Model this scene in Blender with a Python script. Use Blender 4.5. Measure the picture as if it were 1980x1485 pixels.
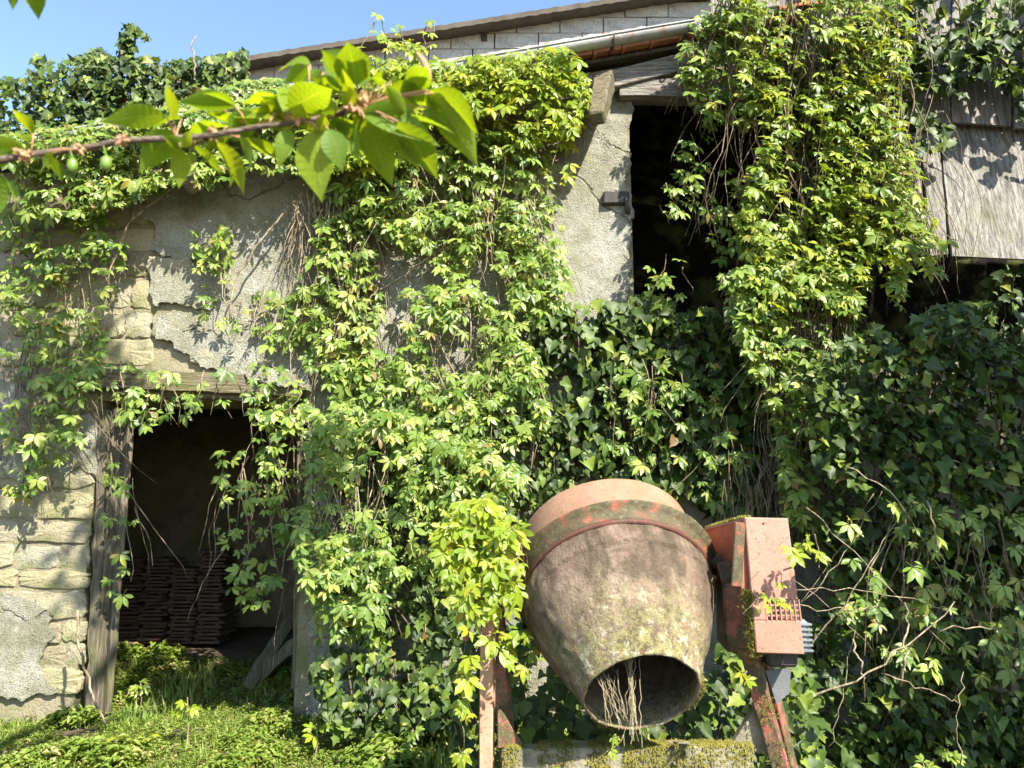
import bpy, bmesh, math, random
import numpy as np
from mathutils import Vector, Matrix, noise

random.seed(7)
rng = np.random.default_rng(7)
for o in list(bpy.data.objects):
    bpy.data.objects.remove(o)
scene = bpy.context.scene
COL = scene.collection
R = math.radians

# ------------------------------------------------------------------ camera
FPX = 1490.0                      # focal length in pixels of a 1980 wide picture
PITCH = R(10.0)
EYE = Vector((0.0, 0.0, 1.5))
cam_data = bpy.data.cameras.new('camera')
cam_data.sensor_width = 36.0
cam_data.lens = 36.0 * FPX / 1980.0
cam_data.clip_start = 0.05
cam_data.clip_end = 500.0
cam_data.dof.use_dof = True
cam_data.dof.focus_distance = 4.9
cam_data.dof.aperture_fstop = 5.0
cam = bpy.data.objects.new('camera', cam_data)
COL.objects.link(cam)
cam.location = EYE
cam.rotation_euler = (R(90) + PITCH, 0, 0)
scene.camera = cam

# ------------------------------------------------------------------ sky and sun
SUN = Vector((0.42, -0.60, 0.69)).normalized()
world = bpy.data.worlds.new('World')
scene.world = world
world.use_nodes = True
wn, wl = world.node_tree.nodes, world.node_tree.links
sky = wn.new('ShaderNodeTexSky')
sky.sky_type = 'NISHITA'
sky.sun_disc = False
sky.sun_elevation = math.asin(SUN.z)
sky.sun_rotation = math.atan2(SUN.x, SUN.y)
sky.air_density = 1.0
sky.dust_density = 0.4
sky.ozone_density = 2.2
bg = wn['Background']
bg.inputs['Strength'].default_value = 0.108
wl.new(sky.outputs[0], bg.inputs['Color'])
sun_data = bpy.data.lights.new('sun', 'SUN')
sun_data.energy = 4.3
sun_data.angle = R(0.55)
sun_data.color = (1.0, 0.94, 0.82)
sun = bpy.data.objects.new('sun', sun_data)
COL.objects.link(sun)
sun.location = SUN * 40
sun.rotation_euler = SUN.to_track_quat('Z', 'Y').to_euler()
vs = scene.view_settings
vs.view_transform = 'Standard'
vs.look = 'None'
vs.exposure = 1.85
vs.gamma = 1.0
vs.use_curve_mapping = False
scene.render.engine = 'CYCLES'
scene.cycles.max_bounces = 6
scene.cycles.transparent_max_bounces = 4

# ------------------------------------------------------------------ helpers
CF = Vector((0, math.cos(PITCH), math.sin(PITCH)))
CU = Vector((0, -math.sin(PITCH), math.cos(PITCH)))
CR = Vector((1, 0, 0))


def at(px, py, Y):
    """the point of the vertical plane y = Y seen at a pixel of the photograph"""
    d = CF + CR * ((px - 990.0) / FPX) + CU * ((742.5 - py) / FPX)
    return EYE + d * (Y / d.y)


def at_np(px, py, Y):
    u = (px - 990.0) / FPX
    v = (742.5 - py) / FPX
    dy = CF.y + v * CU.y
    dz = CF.z + v * CU.z
    t = Y / dy
    return np.stack([u * t, Y + 0 * t, EYE.z + dz * t], -1)


class MB:
    """collects shapes, links them as one mesh object"""

    def __init__(self):
        self.v, self.f = [], []

    def add(self, verts, faces):
        b = len(self.v)
        self.v += [tuple(p) for p in verts]
        self.f += [tuple(i + b for i in f) for f in faces]
        return self

    def hexa(self, p):
        return self.add(p, [(0, 3, 2, 1), (4, 5, 6, 7), (0, 1, 5, 4), (1, 2, 6, 5), (2, 3, 7, 6), (3, 0, 4, 7)])

    def box(self, x0, x1, y0, y1, z0, z1):
        return self.hexa([(x0, y0, z0), (x1, y0, z0), (x1, y1, z0), (x0, y1, z0),
                          (x0, y0, z1), (x1, y0, z1), (x1, y1, z1), (x0, y1, z1)])

    def bar(self, a, b, w, d, n=1, jit=0.0, up=Vector((0, 0, 1)), ends=(1, 1)):
        """a beam from a to b, w across and d along the other side, with n segments and uneven edges"""
        a, b = Vector(a), Vector(b)
        t = (b - a).normalized()
        s = t.cross(up)
        if s.length < 1e-4:
            s = t.cross(Vector((0, 1, 0)))
        s.normalize()
        q = s.cross(t)
        vs_, fs_ = [], []
        for i in range(n + 1):
            p = a.lerp(b, i / n)
            k = ends[0] + (ends[1] - ends[0]) * i / n
            for (c, e) in ((-1, -1), (1, -1), (1, 1), (-1, 1)):
                j1 = random.uniform(-jit, jit)
                j2 = random.uniform(-jit, jit)
                vs_.append(p + s * (c * d / 2 * k + j1) + q * (e * w / 2 * k + j2))
        for i in range(n):
            o = i * 4
            for k in range(4):
                fs_.append((o + k, o + (k + 1) % 4, o + 4 + (k + 1) % 4, o + 4 + k))
        fs_ += [(3, 2, 1, 0), (n * 4, n * 4 + 1, n * 4 + 2, n * 4 + 3)]
        return self.add(vs_, fs_)

    def tube(self, pts, rad, sides=5):
        pts = [Vector(p) for p in pts]
        n = len(pts)
        if not hasattr(rad, '__len__'):
            rad = [rad] * n
        vs_, fs_ = [], []
        prev = None
        for i, p in enumerate(pts):
            t = (pts[min(i + 1, n - 1)] - pts[max(i - 1, 0)])
            if t.length < 1e-7:
                t = Vector((0, 0, 1))
            t.normalize()
            s = prev - t * prev.dot(t) if prev is not None else t.cross(Vector((0.3, 1, 0.2)))
            if s.length < 1e-5:
                s = t.cross(Vector((1, 0, 0.1)))
            s.normalize()
            prev = s
            q = t.cross(s)
            for k in range(sides):
                a = 2 * math.pi * k / sides
                vs_.append(p + (s * math.cos(a) + q * math.sin(a)) * rad[i])
        for i in range(n - 1):
            for k in range(sides):
                a, b = i * sides + k, i * sides + (k + 1) % sides
                fs_.append((a, b, b + sides, a + sides))
        fs_.append(tuple(range(sides))[::-1])
        fs_.append(tuple((n - 1) * sides + k for k in range(sides)))
        return self.add(vs_, fs_)

    def lathe(self, prof, seg=64, closed=False):
        """revolve (r, z) profile round local z"""
        vs_, fs_ = [], []
        m = len(prof)
        for k in range(seg):
            a = 2 * math.pi * k / seg
            for r, z in prof:
                vs_.append((r * math.cos(a), r * math.sin(a), z))
        for k in range(seg):
            k2 = (k + 1) % seg
            for i in range(m - 1 if not closed else m):
                j = (i + 1) % m
                fs_.append((k * m + i, k2 * m + i, k2 * m + j, k * m + j))
        return self.add(vs_, fs_)

    def build(self, name, mat, parent=None, smooth=False, bevel=0.0):
        me = bpy.data.meshes.new(name)
        me.from_pydata(self.v, [], self.f)
        bm = bmesh.new()
        bm.from_mesh(me)
        bmesh.ops.recalc_face_normals(bm, faces=bm.faces)
        if bevel:
            bmesh.ops.bevel(bm, geom=list(bm.edges), offset=bevel, segments=1, affect='EDGES', clamp_overlap=True)
        bm.to_mesh(me)
        bm.free()
        if smooth:
            me.polygons.foreach_set('use_smooth', [True] * len(me.polygons))
        me.materials.append(M[mat])
        return link(name, me, parent)


def link(name, me, parent=None):
    o = bpy.data.objects.new(name, me)
    COL.objects.link(o)
    if parent is not None:
        o.parent = parent
        o.matrix_parent_inverse = INV(parent)
    return o


def INV(parent):
    return world_of(parent).inverted()


def world_of(o):
    if o.parent is None:
        return o.matrix_basis.copy()
    return world_of(o.parent) @ o.matrix_parent_inverse @ o.matrix_basis


def tag(o, label=None, cat=None, group=None, kind=None):
    if label:
        o['label'] = label
    if cat:
        o['category'] = cat
    if group:
        o['group'] = group
    if kind:
        o['kind'] = kind
    return o


def thing(name, loc, label, cat, group=None):
    o = bpy.data.objects.new(name, None)
    COL.objects.link(o)
    o.empty_display_size = 0.1
    o.location = loc
    return tag(o, label, cat, group)


def mesh_np(name, V, F, mat, attr=None, smooth=False):
    """triangle mesh from arrays"""
    me = bpy.data.meshes.new(name)
    me.vertices.add(len(V))
    me.vertices.foreach_set('co', np.asarray(V, np.float32).ravel())
    me.loops.add(len(F) * 3)
    me.loops.foreach_set('vertex_index', np.asarray(F, np.int32).ravel())
    me.polygons.add(len(F))
    me.polygons.foreach_set('loop_start', np.arange(0, len(F) * 3, 3, dtype=np.int32))
    if attr is not None:
        a = me.attributes.new('rnd', 'FLOAT', 'POINT')
        a.data.foreach_set('value', np.asarray(attr, np.float32))
    if smooth:
        me.polygons.foreach_set('use_smooth', np.ones(len(F), bool))
    me.update(calc_edges=True)
    me.validate()
    me.materials.append(M[mat])
    return me


# ------------------------------------------------------------------ materials
M = {}


class NT:
    def __init__(self, name):
        self.m = bpy.data.materials.new(name)
        self.m.use_nodes = True
        self.n, self.l = self.m.node_tree.nodes, self.m.node_tree.links
        self.p = self.n['Principled BSDF']
        self.out = self.n['Material Output']
        M[name] = self.m
        self._c = None

    def node(self, t, **kw):
        nd = self.n.new(t)
        for k, v in kw.items():
            setattr(nd, k, v)
        return nd

    def coord(self):
        if self._c is None:
            self._c = self.node('ShaderNodeTexCoord').outputs['Object']
        return self._c

    def mapped(self, scale=(1, 1, 1), rot=(0, 0, 0)):
        mp = self.node('ShaderNodeMapping')
        mp.inputs['Scale'].default_value = scale
        mp.inputs['Rotation'].default_value = rot
        self.l.new(self.coord(), mp.inputs[0])
        return mp.outputs[0]

    def noise(self, scale, detail=5, rough=0.6, vec=None, dist=0.0):
        nd = self.node('ShaderNodeTexNoise')
        nd.inputs['Scale'].default_value = scale
        nd.inputs['Detail'].default_value = detail
        nd.inputs['Roughness'].default_value = rough
        nd.inputs['Distortion'].default_value = dist
        self.l.new(vec or self.coord(), nd.inputs['Vector'])
        return nd.outputs['Fac']

    def voro(self, scale, feature='F1', vec=None):
        nd = self.node('ShaderNodeTexVoronoi', feature=feature)
        nd.inputs['Scale'].default_value = scale
        self.l.new(vec or self.coord(), nd.inputs['Vector'])
        return nd.outputs['Distance']

    def ramp(self, fac, stops):
        nd = self.node('ShaderNodeValToRGB')
        e = nd.color_ramp.elements
        while len(e) < len(stops):
            e.new(0.5)
        for el, (p, c) in zip(e, stops):
            el.position = p
            el.color = (*c, 1) if hasattr(c, '__len__') else (c, c, c, 1)
        self.l.new(fac, nd.inputs[0])
        return nd.outputs['Color']

    def mix(self, fac, a, b, mode='MIX'):
        nd = self.node('ShaderNodeMix', data_type='RGBA', blend_type=mode)
        for s, v in ((nd.inputs[0], fac), (nd.inputs[6], a), (nd.inputs[7], b)):
            if hasattr(v, 'is_linked') or hasattr(v, 'links'):
                self.l.new(v, s)
            elif hasattr(v, '__len__'):
                s.default_value = (*v, 1)
            else:
                s.default_value = v
        return nd.outputs[2]

    def math(self, op, a, b=None):
        nd = self.node('ShaderNodeMath', operation=op)
        for s, v in ((nd.inputs[0], a), (nd.inputs[1], b)):
            if v is None:
                continue
            if isinstance(v, (int, float)):
                s.default_value = v
            else:
                self.l.new(v, s)
        return nd.outputs[0]

    def bump(self, h, strength=0.5, dist=0.01, normal=None):
        nd = self.node('ShaderNodeBump')
        nd.inputs['Strength'].default_value = strength
        nd.inputs['Distance'].default_value = dist
        self.l.new(h, nd.inputs['Height'])
        if normal is not None:
            self.l.new(normal, nd.inputs['Normal'])
        return nd.outputs[0]

    def finish(self, color, rough=0.9, normal=None, spec=0.3, metal=0.0):
        if hasattr(color, 'links'):
            self.l.new(color, self.p.inputs['Base Color'])
        else:
            self.p.inputs['Base Color'].default_value = (*color, 1)
        if hasattr(rough, 'links'):
            self.l.new(rough, self.p.inputs['Roughness'])
        else:
            self.p.inputs['Roughness'].default_value = rough
        self.p.inputs['Specular IOR Level'].default_value = spec
        self.p.inputs['Metallic'].default_value = metal
        if normal is not None:
            self.l.new(normal, self.p.inputs['Normal'])
        return self.m


def mat_plaster():
    t = NT('plaster')
    big = t.noise(0.9, 5, 0.65)
    mid = t.noise(4.0, 6, 0.7)
    fine = t.noise(55, 4, 0.75)
    grit = t.voro(150)
    c = t.ramp(big, [(0.32, (0.26, 0.245, 0.18)), (0.5, (0.37, 0.36, 0.295)), (0.68, (0.44, 0.43, 0.375))])
    c = t.mix(t.ramp(mid, [(0.44, 0), (0.62, 0.65)]), c, (0.21, 0.20, 0.105))
    c = t.mix(t.ramp(t.noise(2.2, 4, 0.6, dist=1.0), [(0.60, 0), (0.66, 0.55)]), c, (0.53, 0.51, 0.43))
    c = t.mix(t.ramp(fine, [(0.30, 0.75), (0.47, 0)]), c, (0.06, 0.06, 0.035))
    va = t.node('ShaderNodeVectorMath', operation='MULTIPLY_ADD')
    nz = t.node('ShaderNodeTexNoise')
    nz.inputs['Scale'].default_value = 3.0
    nz.inputs['Detail'].default_value = 6
    t.l.new(t.coord(), nz.inputs['Vector'])
    t.l.new(nz.outputs['Color'], va.inputs[0])
    va.inputs[1].default_value = (0.55, 0.0, 0.55)
    t.l.new(t.coord(), va.inputs[2])
    crack = t.voro(0.85, 'DISTANCE_TO_EDGE', va.outputs[0])
    cm = t.math('MULTIPLY', t.ramp(crack, [(0.0, 1.0), (0.009, 0.0)]), t.ramp(t.noise(1.3, 3, 0.5), [(0.48, 0), (0.56, 1)]))
    c = t.mix(t.math('MULTIPLY', cm, 0.55), c, (0.05, 0.045, 0.03))
    c = t.mix(t.ramp(t.voro(70), [(0.10, 0.8), (0.22, 0)]), c, (0.09, 0.085, 0.05))
    h = t.math('ADD', t.math('MULTIPLY', fine, 0.9), t.math('MULTIPLY', grit, 0.6))
    h = t.math('SUBTRACT', h, t.math('MULTIPLY', cm, 1.5))
    n1 = t.bump(h, 1.0, 0.02)
    n2 = t.bump(mid, 0.6, 0.05, n1)
    t.finish(c, 0.95, n2, 0.15)


def mat_stone(name, base):
    t = NT(name)
    info = t.node('ShaderNodeObjectInfo').outputs['Random']
    b = t.noise(6, 6, 0.7)
    f = t.noise(45, 5, 0.75)
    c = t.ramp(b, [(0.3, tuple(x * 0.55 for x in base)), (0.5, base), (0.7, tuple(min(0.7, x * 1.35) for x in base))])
    if name == 'stone':
        c = t.mix(0.55, c, t.ramp(info, [(0.0, (0.30, 0.27, 0.13)), (0.3, (0.36, 0.31, 0.19)), (0.6, (0.30, 0.29, 0.23)), (0.8, (0.24, 0.19, 0.10)), (1.0, (0.13, 0.115, 0.09))]))
    c = t.mix(t.ramp(t.noise(3, 5, 0.65), [(0.5, 0), (0.63, 0.7)]), c, (0.14, 0.16, 0.05))
    c = t.mix(t.ramp(f, [(0.32, 0.7), (0.46, 0)]), c, (0.05, 0.045, 0.03))
    n = t.bump(t.math('ADD', f, b), 0.9, 0.02)
    t.finish(c, 0.95, n, 0.15)


def mat_wood(name, c0, c1, axis_scale, moss=0.0, dist=0.6):
    t = NT(name)
    v = t.mapped(axis_scale)
    g = t.noise(14, 6, 0.7, v, dist)
    g2 = t.noise(40, 4, 0.7, v)
    c = t.ramp(g, [(0.33, tuple(x * 0.4 for x in c0)), (0.48, c0), (0.66, c1)])
    c = t.mix(t.ramp(g2, [(0.34, 0.85), (0.45, 0)]), c, (0.02, 0.018, 0.014))
    if moss:
        c = t.mix(t.ramp(t.noise(3.5, 5, 0.7), [(0.5, 0), (0.66, moss)]), c, (0.13, 0.14, 0.04))
    n = t.bump(t.math('ADD', g, t.math('MULTIPLY', g2, 0.7)), 0.9, 0.015)
    t.finish(c, 0.85, n, 0.2)


def mat_leaf(name, stops, trans, tcol_gain, rough=0.45, spec=0.4, veins=False):
    t = NT(name)
    info = t.node('ShaderNodeObjectInfo').outputs['Random']
    at_ = t.node('ShaderNodeAttribute', attribute_name='rnd').outputs['Fac']
    r = t.math('FRACT', t.math('ADD', info, at_))
    c = t.ramp(r, stops)
    nz = t.noise(30, 3, 0.6)
    c = t.mix(t.ramp(nz, [(0.3, 0.35), (0.6, 0)]), c, tuple(x * 0.55 for x in stops[0][1]))
    normal = None
    if veins:
        uv = t.node('ShaderNodeUVMap').outputs[0]
        sep = t.node('ShaderNodeSeparateXYZ')
        t.l.new(uv, sep.inputs[0])
        ax = t.math('ABSOLUTE', sep.outputs[0])
        s = t.math('SUBTRACT', sep.outputs[1], t.math('MULTIPLY', ax, 0.28))
        w = t.math('ABSOLUTE', t.math('SINE', t.math('MULTIPLY', s, 30.0)))
        line = t.ramp(w, [(0.0, 1.0), (0.22, 0.0)])
        mid = t.ramp(ax, [(0.0, 1.0), (0.07, 0.0)])
        ln = t.mix(1.0, line, mid, 'ADD')
        c = t.mix(t.math('MULTIPLY', ln, 0.35), c, (0.42, 0.50, 0.14))
        normal = t.bump(ln, 0.5, 0.002)
    t.finish(c, rough, normal, spec)
    tr = t.node('ShaderNodeBsdfTranslucent')
    g = t.mix(1.0, c, tcol_gain, 'MULTIPLY')
    t.l.new(g, tr.inputs[0])
    ms = t.node('ShaderNodeMixShader')
    ms.inputs[0].default_value = trans
    t.l.new(t.p.outputs[0], ms.inputs[1])
    t.l.new(tr.outputs[0], ms.inputs[2])
    t.l.new(ms.outputs[0], t.out.inputs[0])


def mat_simple(name, c, rough=0.8, var=0.35, scale=8, bump=0.4, spec=0.3, metal=0.0, dark=None):
    t = NT(name)
    n1 = t.noise(scale, 6, 0.7)
    col = t.ramp(n1, [(0.3, tuple(x * (1 - var) for x in c)), (0.7, tuple(min(0.9, x * (1 + var)) for x in c))])
    if dark:
        col = t.mix(t.ramp(t.noise(scale * 4, 5, 0.7), [(0.55, 0), (0.66, 0.9)]), col, dark)
    t.finish(col, rough, t.bump(t.noise(scale * 6, 4, 0.7), bump, 0.01), spec, metal)


def mat_paint(name, base, faded, moss_amt, rust=(0.16, 0.065, 0.03), moss_at=0.56):
    """old red machine paint: chalky, with rust specks, chips and lichen"""
    t = NT(name)
    b = t.noise(5, 6, 0.7)
    c = t.ramp(b, [(0.3, base), (0.62, faded)])
    c = t.mix(t.ramp(t.noise(38, 5, 0.75), [(0.58, 0), (0.66, 0.9)]), c, rust)
    c = t.mix(t.ramp(t.noise(90, 3, 0.6), [(0.63, 0), (0.7, 0.8)]), c, (0.05, 0.03, 0.025))
    if moss_amt:
        mc = t.ramp(t.noise(48, 5, 0.8), [(0.35, (0.03, 0.028, 0.017)), (0.55, (0.075, 0.07, 0.034)), (0.7, (0.16, 0.155, 0.075))])
        c = t.mix(t.ramp(t.noise(12, 8, 0.85), [(moss_at, 0), (moss_at + 0.05, moss_amt)]), c, mc)
    t.finish(c, 0.72, t.bump(t.noise(70, 5, 0.7), 0.5, 0.004), 0.3)


def mat_drum():
    """concrete crusted drum: rusty pink high up, yellow lichen and lime towards the mouth (local z runs to the mouth)"""
    t = NT('drum_crust')
    sep = t.node('ShaderNodeSeparateXYZ')
    t.l.new(t.coord(), sep.inputs[0])
    b = t.noise(5, 7, 0.7)
    streak = t.noise(7, 6, 0.7, t.mapped((1, 1, 0.22)), 0.4)
    fine = t.noise(60, 5, 0.75)
    c = t.ramp(b, [(0.3, (0.14, 0.092, 0.064)), (0.5, (0.225, 0.158, 0.115)), (0.68, (0.31, 0.232, 0.178))])
    c = t.mix(t.ramp(streak, [(0.46, 0), (0.60, 0.85)]), c, (0.075, 0.058, 0.035))
    zz = t.math('ADD', sep.outputs[2], t.math('MULTIPLY', t.math('SUBTRACT', b, 0.5), 0.35))
    lich = t.math('MULTIPLY', t.ramp(zz, [(0.24, 0), (0.46, 1)]), t.ramp(t.noise(26, 9, 0.9), [(0.47, 0), (0.52, 1)]))
    c = t.mix(t.math('MULTIPLY', lich, 0.85), c, (0.27, 0.25, 0.10))
    lime = t.math('MULTIPLY', t.ramp(zz, [(0.22, 0), (0.50, 1)]), t.ramp(t.noise(22, 8, 0.85), [(0.54, 0), (0.58, 1)]))
    c = t.mix(t.math('MULTIPLY', lime, 0.9), c, (0.46, 0.43, 0.31))
    c = t.mix(t.ramp(fine, [(0.33, 0.55), (0.45, 0)]), c, (0.06, 0.042, 0.028))
    c = t.mix(t.ramp(t.noise(3.2, 5, 0.7), [(0.52, 0), (0.62, 0.7)]), c, (0.06, 0.045, 0.03))
    c = t.mix(t.ramp(t.noise(16, 4, 0.7), [(0.665, 0), (0.70, 0.8)]), c, (0.30, 0.09, 0.055))
    n = t.bump(t.math('ADD', t.math('MULTIPLY', fine, 0.5), t.noise(18, 6, 0.75)), 1.0, 0.022)
    t.finish(c, 0.92, n, 0.2)


mat_plaster()
mat_stone('stone', (0.33, 0.295, 0.20))
mat_stone('mortar', (0.27, 0.235, 0.155))
mat_stone('block', (0.46, 0.445, 0.41))
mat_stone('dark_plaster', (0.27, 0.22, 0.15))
mat_stone('loft_shade', (0.014, 0.012, 0.010))  # near black: the shade of the loft interior is put into the colour
mat_wood('beam_wood', (0.20, 0.18, 0.15), (0.36, 0.335, 0.29), (0.25, 4, 4))
mat_wood('lintel_wood', (0.14, 0.115, 0.075), (0.26, 0.22, 0.15), (0.2, 5, 5), 0.5, 0.3)
mat_wood('post_wood', (0.12, 0.10, 0.07), (0.24, 0.21, 0.155), (6, 6, 0.2), 0.6, 0.3)
mat_wood('board_wood', (0.20, 0.185, 0.165), (0.36, 0.34, 0.31), (3.2, 3.2, 0.10), 0.35, 0.15)
mat_wood('stem_bark', (0.16, 0.12, 0.075), (0.29, 0.235, 0.155), (1, 1, 0.5))
mat_wood('dry_stem', (0.24, 0.19, 0.12), (0.38, 0.32, 0.22), (1, 1, 0.5))
mat_simple('roof_tile', (0.42, 0.17, 0.085), 0.9, 0.4, 9, 0.5, dark=(0.16, 0.12, 0.08))
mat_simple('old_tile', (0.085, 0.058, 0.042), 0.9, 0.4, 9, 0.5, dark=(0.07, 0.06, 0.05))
mat_simple('zinc', (0.36, 0.36, 0.34), 0.65, 0.35, 1.3, 0.3, 0.4, 0.15, dark=(0.26, 0.13, 0.07))
mat_simple('fibre_cement', (0.085, 0.072, 0.056), 0.95, 0.35, 7, 0.6, dark=(0.06, 0.05, 0.04))
mat_simple('iron', (0.045, 0.04, 0.036), 0.75, 0.4, 14, 0.6, 0.4)
mat_simple('soil', (0.085, 0.065, 0.04), 0.95, 0.5, 5, 0.8)
mat_simple('motor_grey', (0.15, 0.165, 0.18), 0.55, 0.2, 10, 0.2)
mat_simple('sheet_metal', (0.11, 0.115, 0.12), 0.6, 0.3, 6, 0.3)
mat_simple('moss', (0.17, 0.155, 0.035), 0.95, 0.5, 30, 0.6, 0.1)
mat_simple('root_hair', (0.24, 0.20, 0.12), 0.9, 0.3, 20, 0.2, 0.1)
mat_simple('concrete', (0.22, 0.20, 0.14), 0.95, 0.45, 12, 0.9, 0.15, dark=(0.10, 0.10, 0.03))
mat_simple('black_void', (0.012, 0.011, 0.010), 0.95, 0.2, 6, 0.1, 0.05)
mat_paint('bowl_paint', (0.23, 0.115, 0.066), (0.28, 0.165, 0.105), 0.35, moss_at=0.6)
mat_paint('ring_paint', (0.27, 0.06, 0.035), (0.24, 0.10, 0.06), 0.95, moss_at=0.41)
mat_paint('hoop_paint', (0.075, 0.028, 0.022), (0.13, 0.05, 0.036), 0.5, moss_at=0.52)
mat_paint('box_paint', (0.29, 0.14, 0.095), (0.34, 0.19, 0.14), 0.25, moss_at=0.63)
mat_paint('side_paint', (0.36, 0.09, 0.05), (0.38, 0.14, 0.08), 0.2, moss_at=0.62)
mat_paint('leg_paint', (0.32, 0.07, 0.045), (0.24, 0.13, 0.09), 0.95, moss_at=0.46)
mat_paint('pole_paint', (0.36, 0.17, 0.10), (0.44, 0.28, 0.19), 0.1, moss_at=0.62)
mat_drum()
mat_leaf('creeper_leaf', [(0.0, (0.08, 0.15, 0.022)), (0.4, (0.18, 0.27, 0.045)), (0.8, (0.27, 0.35, 0.068)), (0.95, (0.35, 0.40, 0.09)), (0.985, (0.33, 0.28, 0.05)), (1.0, (0.22, 0.13, 0.06))],
         0.36, (1.5, 1.35, 0.45), 0.42, 0.45)
mat_leaf('creeper_gold', [(0.0, (0.16, 0.25, 0.02)), (0.5, (0.25, 0.34, 0.025)), (0.9, (0.33, 0.39, 0.03)), (1.0, (0.36, 0.33, 0.04))],
         0.42, (1.6, 1.3, 0.35), 0.42, 0.4)
mat_leaf('creeper_mid', [(0.0, (0.09, 0.165, 0.02)), (0.5, (0.21, 0.295, 0.038)), (0.9, (0.33, 0.385, 0.055)), (0.985, (0.33, 0.36, 0.04)), (1.0, (0.24, 0.15, 0.06))],
         0.38, (1.55, 1.3, 0.4), 0.42, 0.4)
mat_leaf('ivy_leaf', [(0.0, (0.028, 0.05, 0.011)), (0.5, (0.05, 0.085, 0.015)), (0.82, (0.085, 0.135, 0.02)), (0.95, (0.17, 0.23, 0.03)), (0.985, (0.20, 0.22, 0.04)), (1.0, (0.20, 0.12, 0.05))],
         0.2, (1.4, 1.35, 0.4), 0.5, 0.32)
mat_leaf('cherry_leaf', [(0.0, (0.12, 0.22, 0.02)), (0.5, (0.18, 0.29, 0.02)), (1.0, (0.25, 0.34, 0.02))],
         0.55, (2.0, 1.6, 0.3), 0.5, 0.35, veins=True)
mat_leaf('weed_leaf', [(0.0, (0.13, 0.20, 0.03)), (0.45, (0.19, 0.28, 0.045)), (0.85, (0.30, 0.36, 0.09)), (1.0, (0.42, 0.37, 0.18))],
         0.35, (1.4, 1.3, 0.45), 0.55, 0.3)
mat_leaf('tree_leaf', [(0.0, (0.03, 0.08, 0.02)), (1.0, (0.07, 0.15, 0.03))], 0.25, (1.3, 1.3, 0.5))
mat_simple('cherry_fruit', (0.13, 0.22, 0.03), 0.35, 0.2, 12, 0.1, 0.5)
mat_wood('cherry_bark', (0.14, 0.10, 0.075), (0.27, 0.21, 0.16), (0.4, 3, 3))
mat_simple('bud_scale', (0.42, 0.23, 0.12), 0.7, 0.4, 40, 0.3)

# ------------------------------------------------------------------ leaf templates (base at origin, tip along +Y, upper side +Z)


def blade(L, W, n, droop, fold, serr, widest=0.55, wave=0.0):
    """one leaf blade: rows of left, rib, right. returns verts, tris, uv"""
    V, F, U = [], [], []
    for i in range(n + 1):
        t = i / n
        e = math.log(0.5) / math.log(widest)
        w = W * 0.5 * math.sin(math.pi * t ** e) ** (0.9 if t < widest else 1.25) if 0 < t < 1 else 0.0
        if 0 < t < 1 and i % 2:
            w *= 1 + serr
        y = L * t
        z = -droop * L * t * t
        V.append((0, y, z))
        U.append((0, t))
        if 0 < i < n:
            k = math.sin(i * 2.1) * wave * w
            V.append((-w, y + (serr * 0.25 * L / n), z + fold * w + k))
            V.append((w, y + (serr * 0.25 * L / n), z + fold * w - k))
            U.append((-1, t))
            U.append((1, t))
    F.append((0, 3, 1)) if False else None
    # indices: row0 = 0 ; row i = 1+3*(i-1)+(0 rib,1 left,2 right) ; last = 1+3*(n-1)
    def row(i):
        return 1 + 3 * (i - 1)
    F += [(0, row(1), row(1) + 1), (0, row(1) + 2, row(1))]
    for i in range(1, n - 1):
        a, b = row(i), row(i + 1)
        F += [(a, b, b + 1), (a, b + 1, a + 1), (a, a + 2, b + 2), (a, b + 2, b)]
    a, e = row(n - 1), 1 + 3 * (n - 1)
    F += [(a, e, a + 1), (a, a + 2, e)]
    return np.array(V, float), np.array(F, int), U


def rotz(V, a):
    c, s = math.cos(a), math.sin(a)
    return V @ np.array([[c, -s, 0], [s, c, 0], [0, 0, 1]]).T


def creeper_leaf(n, seed, count=5):
    r = random.Random(seed)
    Vs, Fs, A = [], [], []
    off = 0
    angs = {5: [-88, -43, 1, 44, 90], 3: [-56, 0, 56]}[count]
    lens = {5: [0.66, 0.92, 1.05, 0.92, 0.66], 3: [0.85, 1, 0.85]}[count]
    for a, l in zip(angs, lens):
        L = l * r.uniform(0.88, 1.1)
        V, F, _ = blade(L, L * r.uniform(0.31, 0.39), n, r.uniform(0.08, 0.40), r.uniform(0.08, 0.32), 0.12 if n > 5 else 0, 0.56, 0.12)
        tw = r.uniform(-0.35, 0.35)
        c, s = math.cos(tw), math.sin(tw)
        V = V @ np.array([[c, 0, s], [0, 1, 0], [-s, 0, c]]).T
        V[:, 1] += 0.06
        V = rotz(V, R(-a + r.uniform(-9, 9)))
        Vs.append(V)
        Fs.append(F + off)
        off += len(V)
        A += [r.uniform(-0.07, 0.07)] * len(V)
    # petiole
    p = np.array([(-.018, 0, 0), (.018, 0, 0), (0.0, 0, .03), (-.012, -.45, -.18), (.012, -.45, -.18), (0, -.45, -.16)], float)
    f = np.array([(0, 1, 4), (0, 4, 3), (1, 2, 5), (1, 5, 4), (2, 0, 3), (2, 3, 5)]) + off
    Vs.append(p)
    Fs.append(f)
    A += [0.05] * 6
    return np.concatenate(Vs), np.concatenate(Fs), np.array(A)


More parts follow.
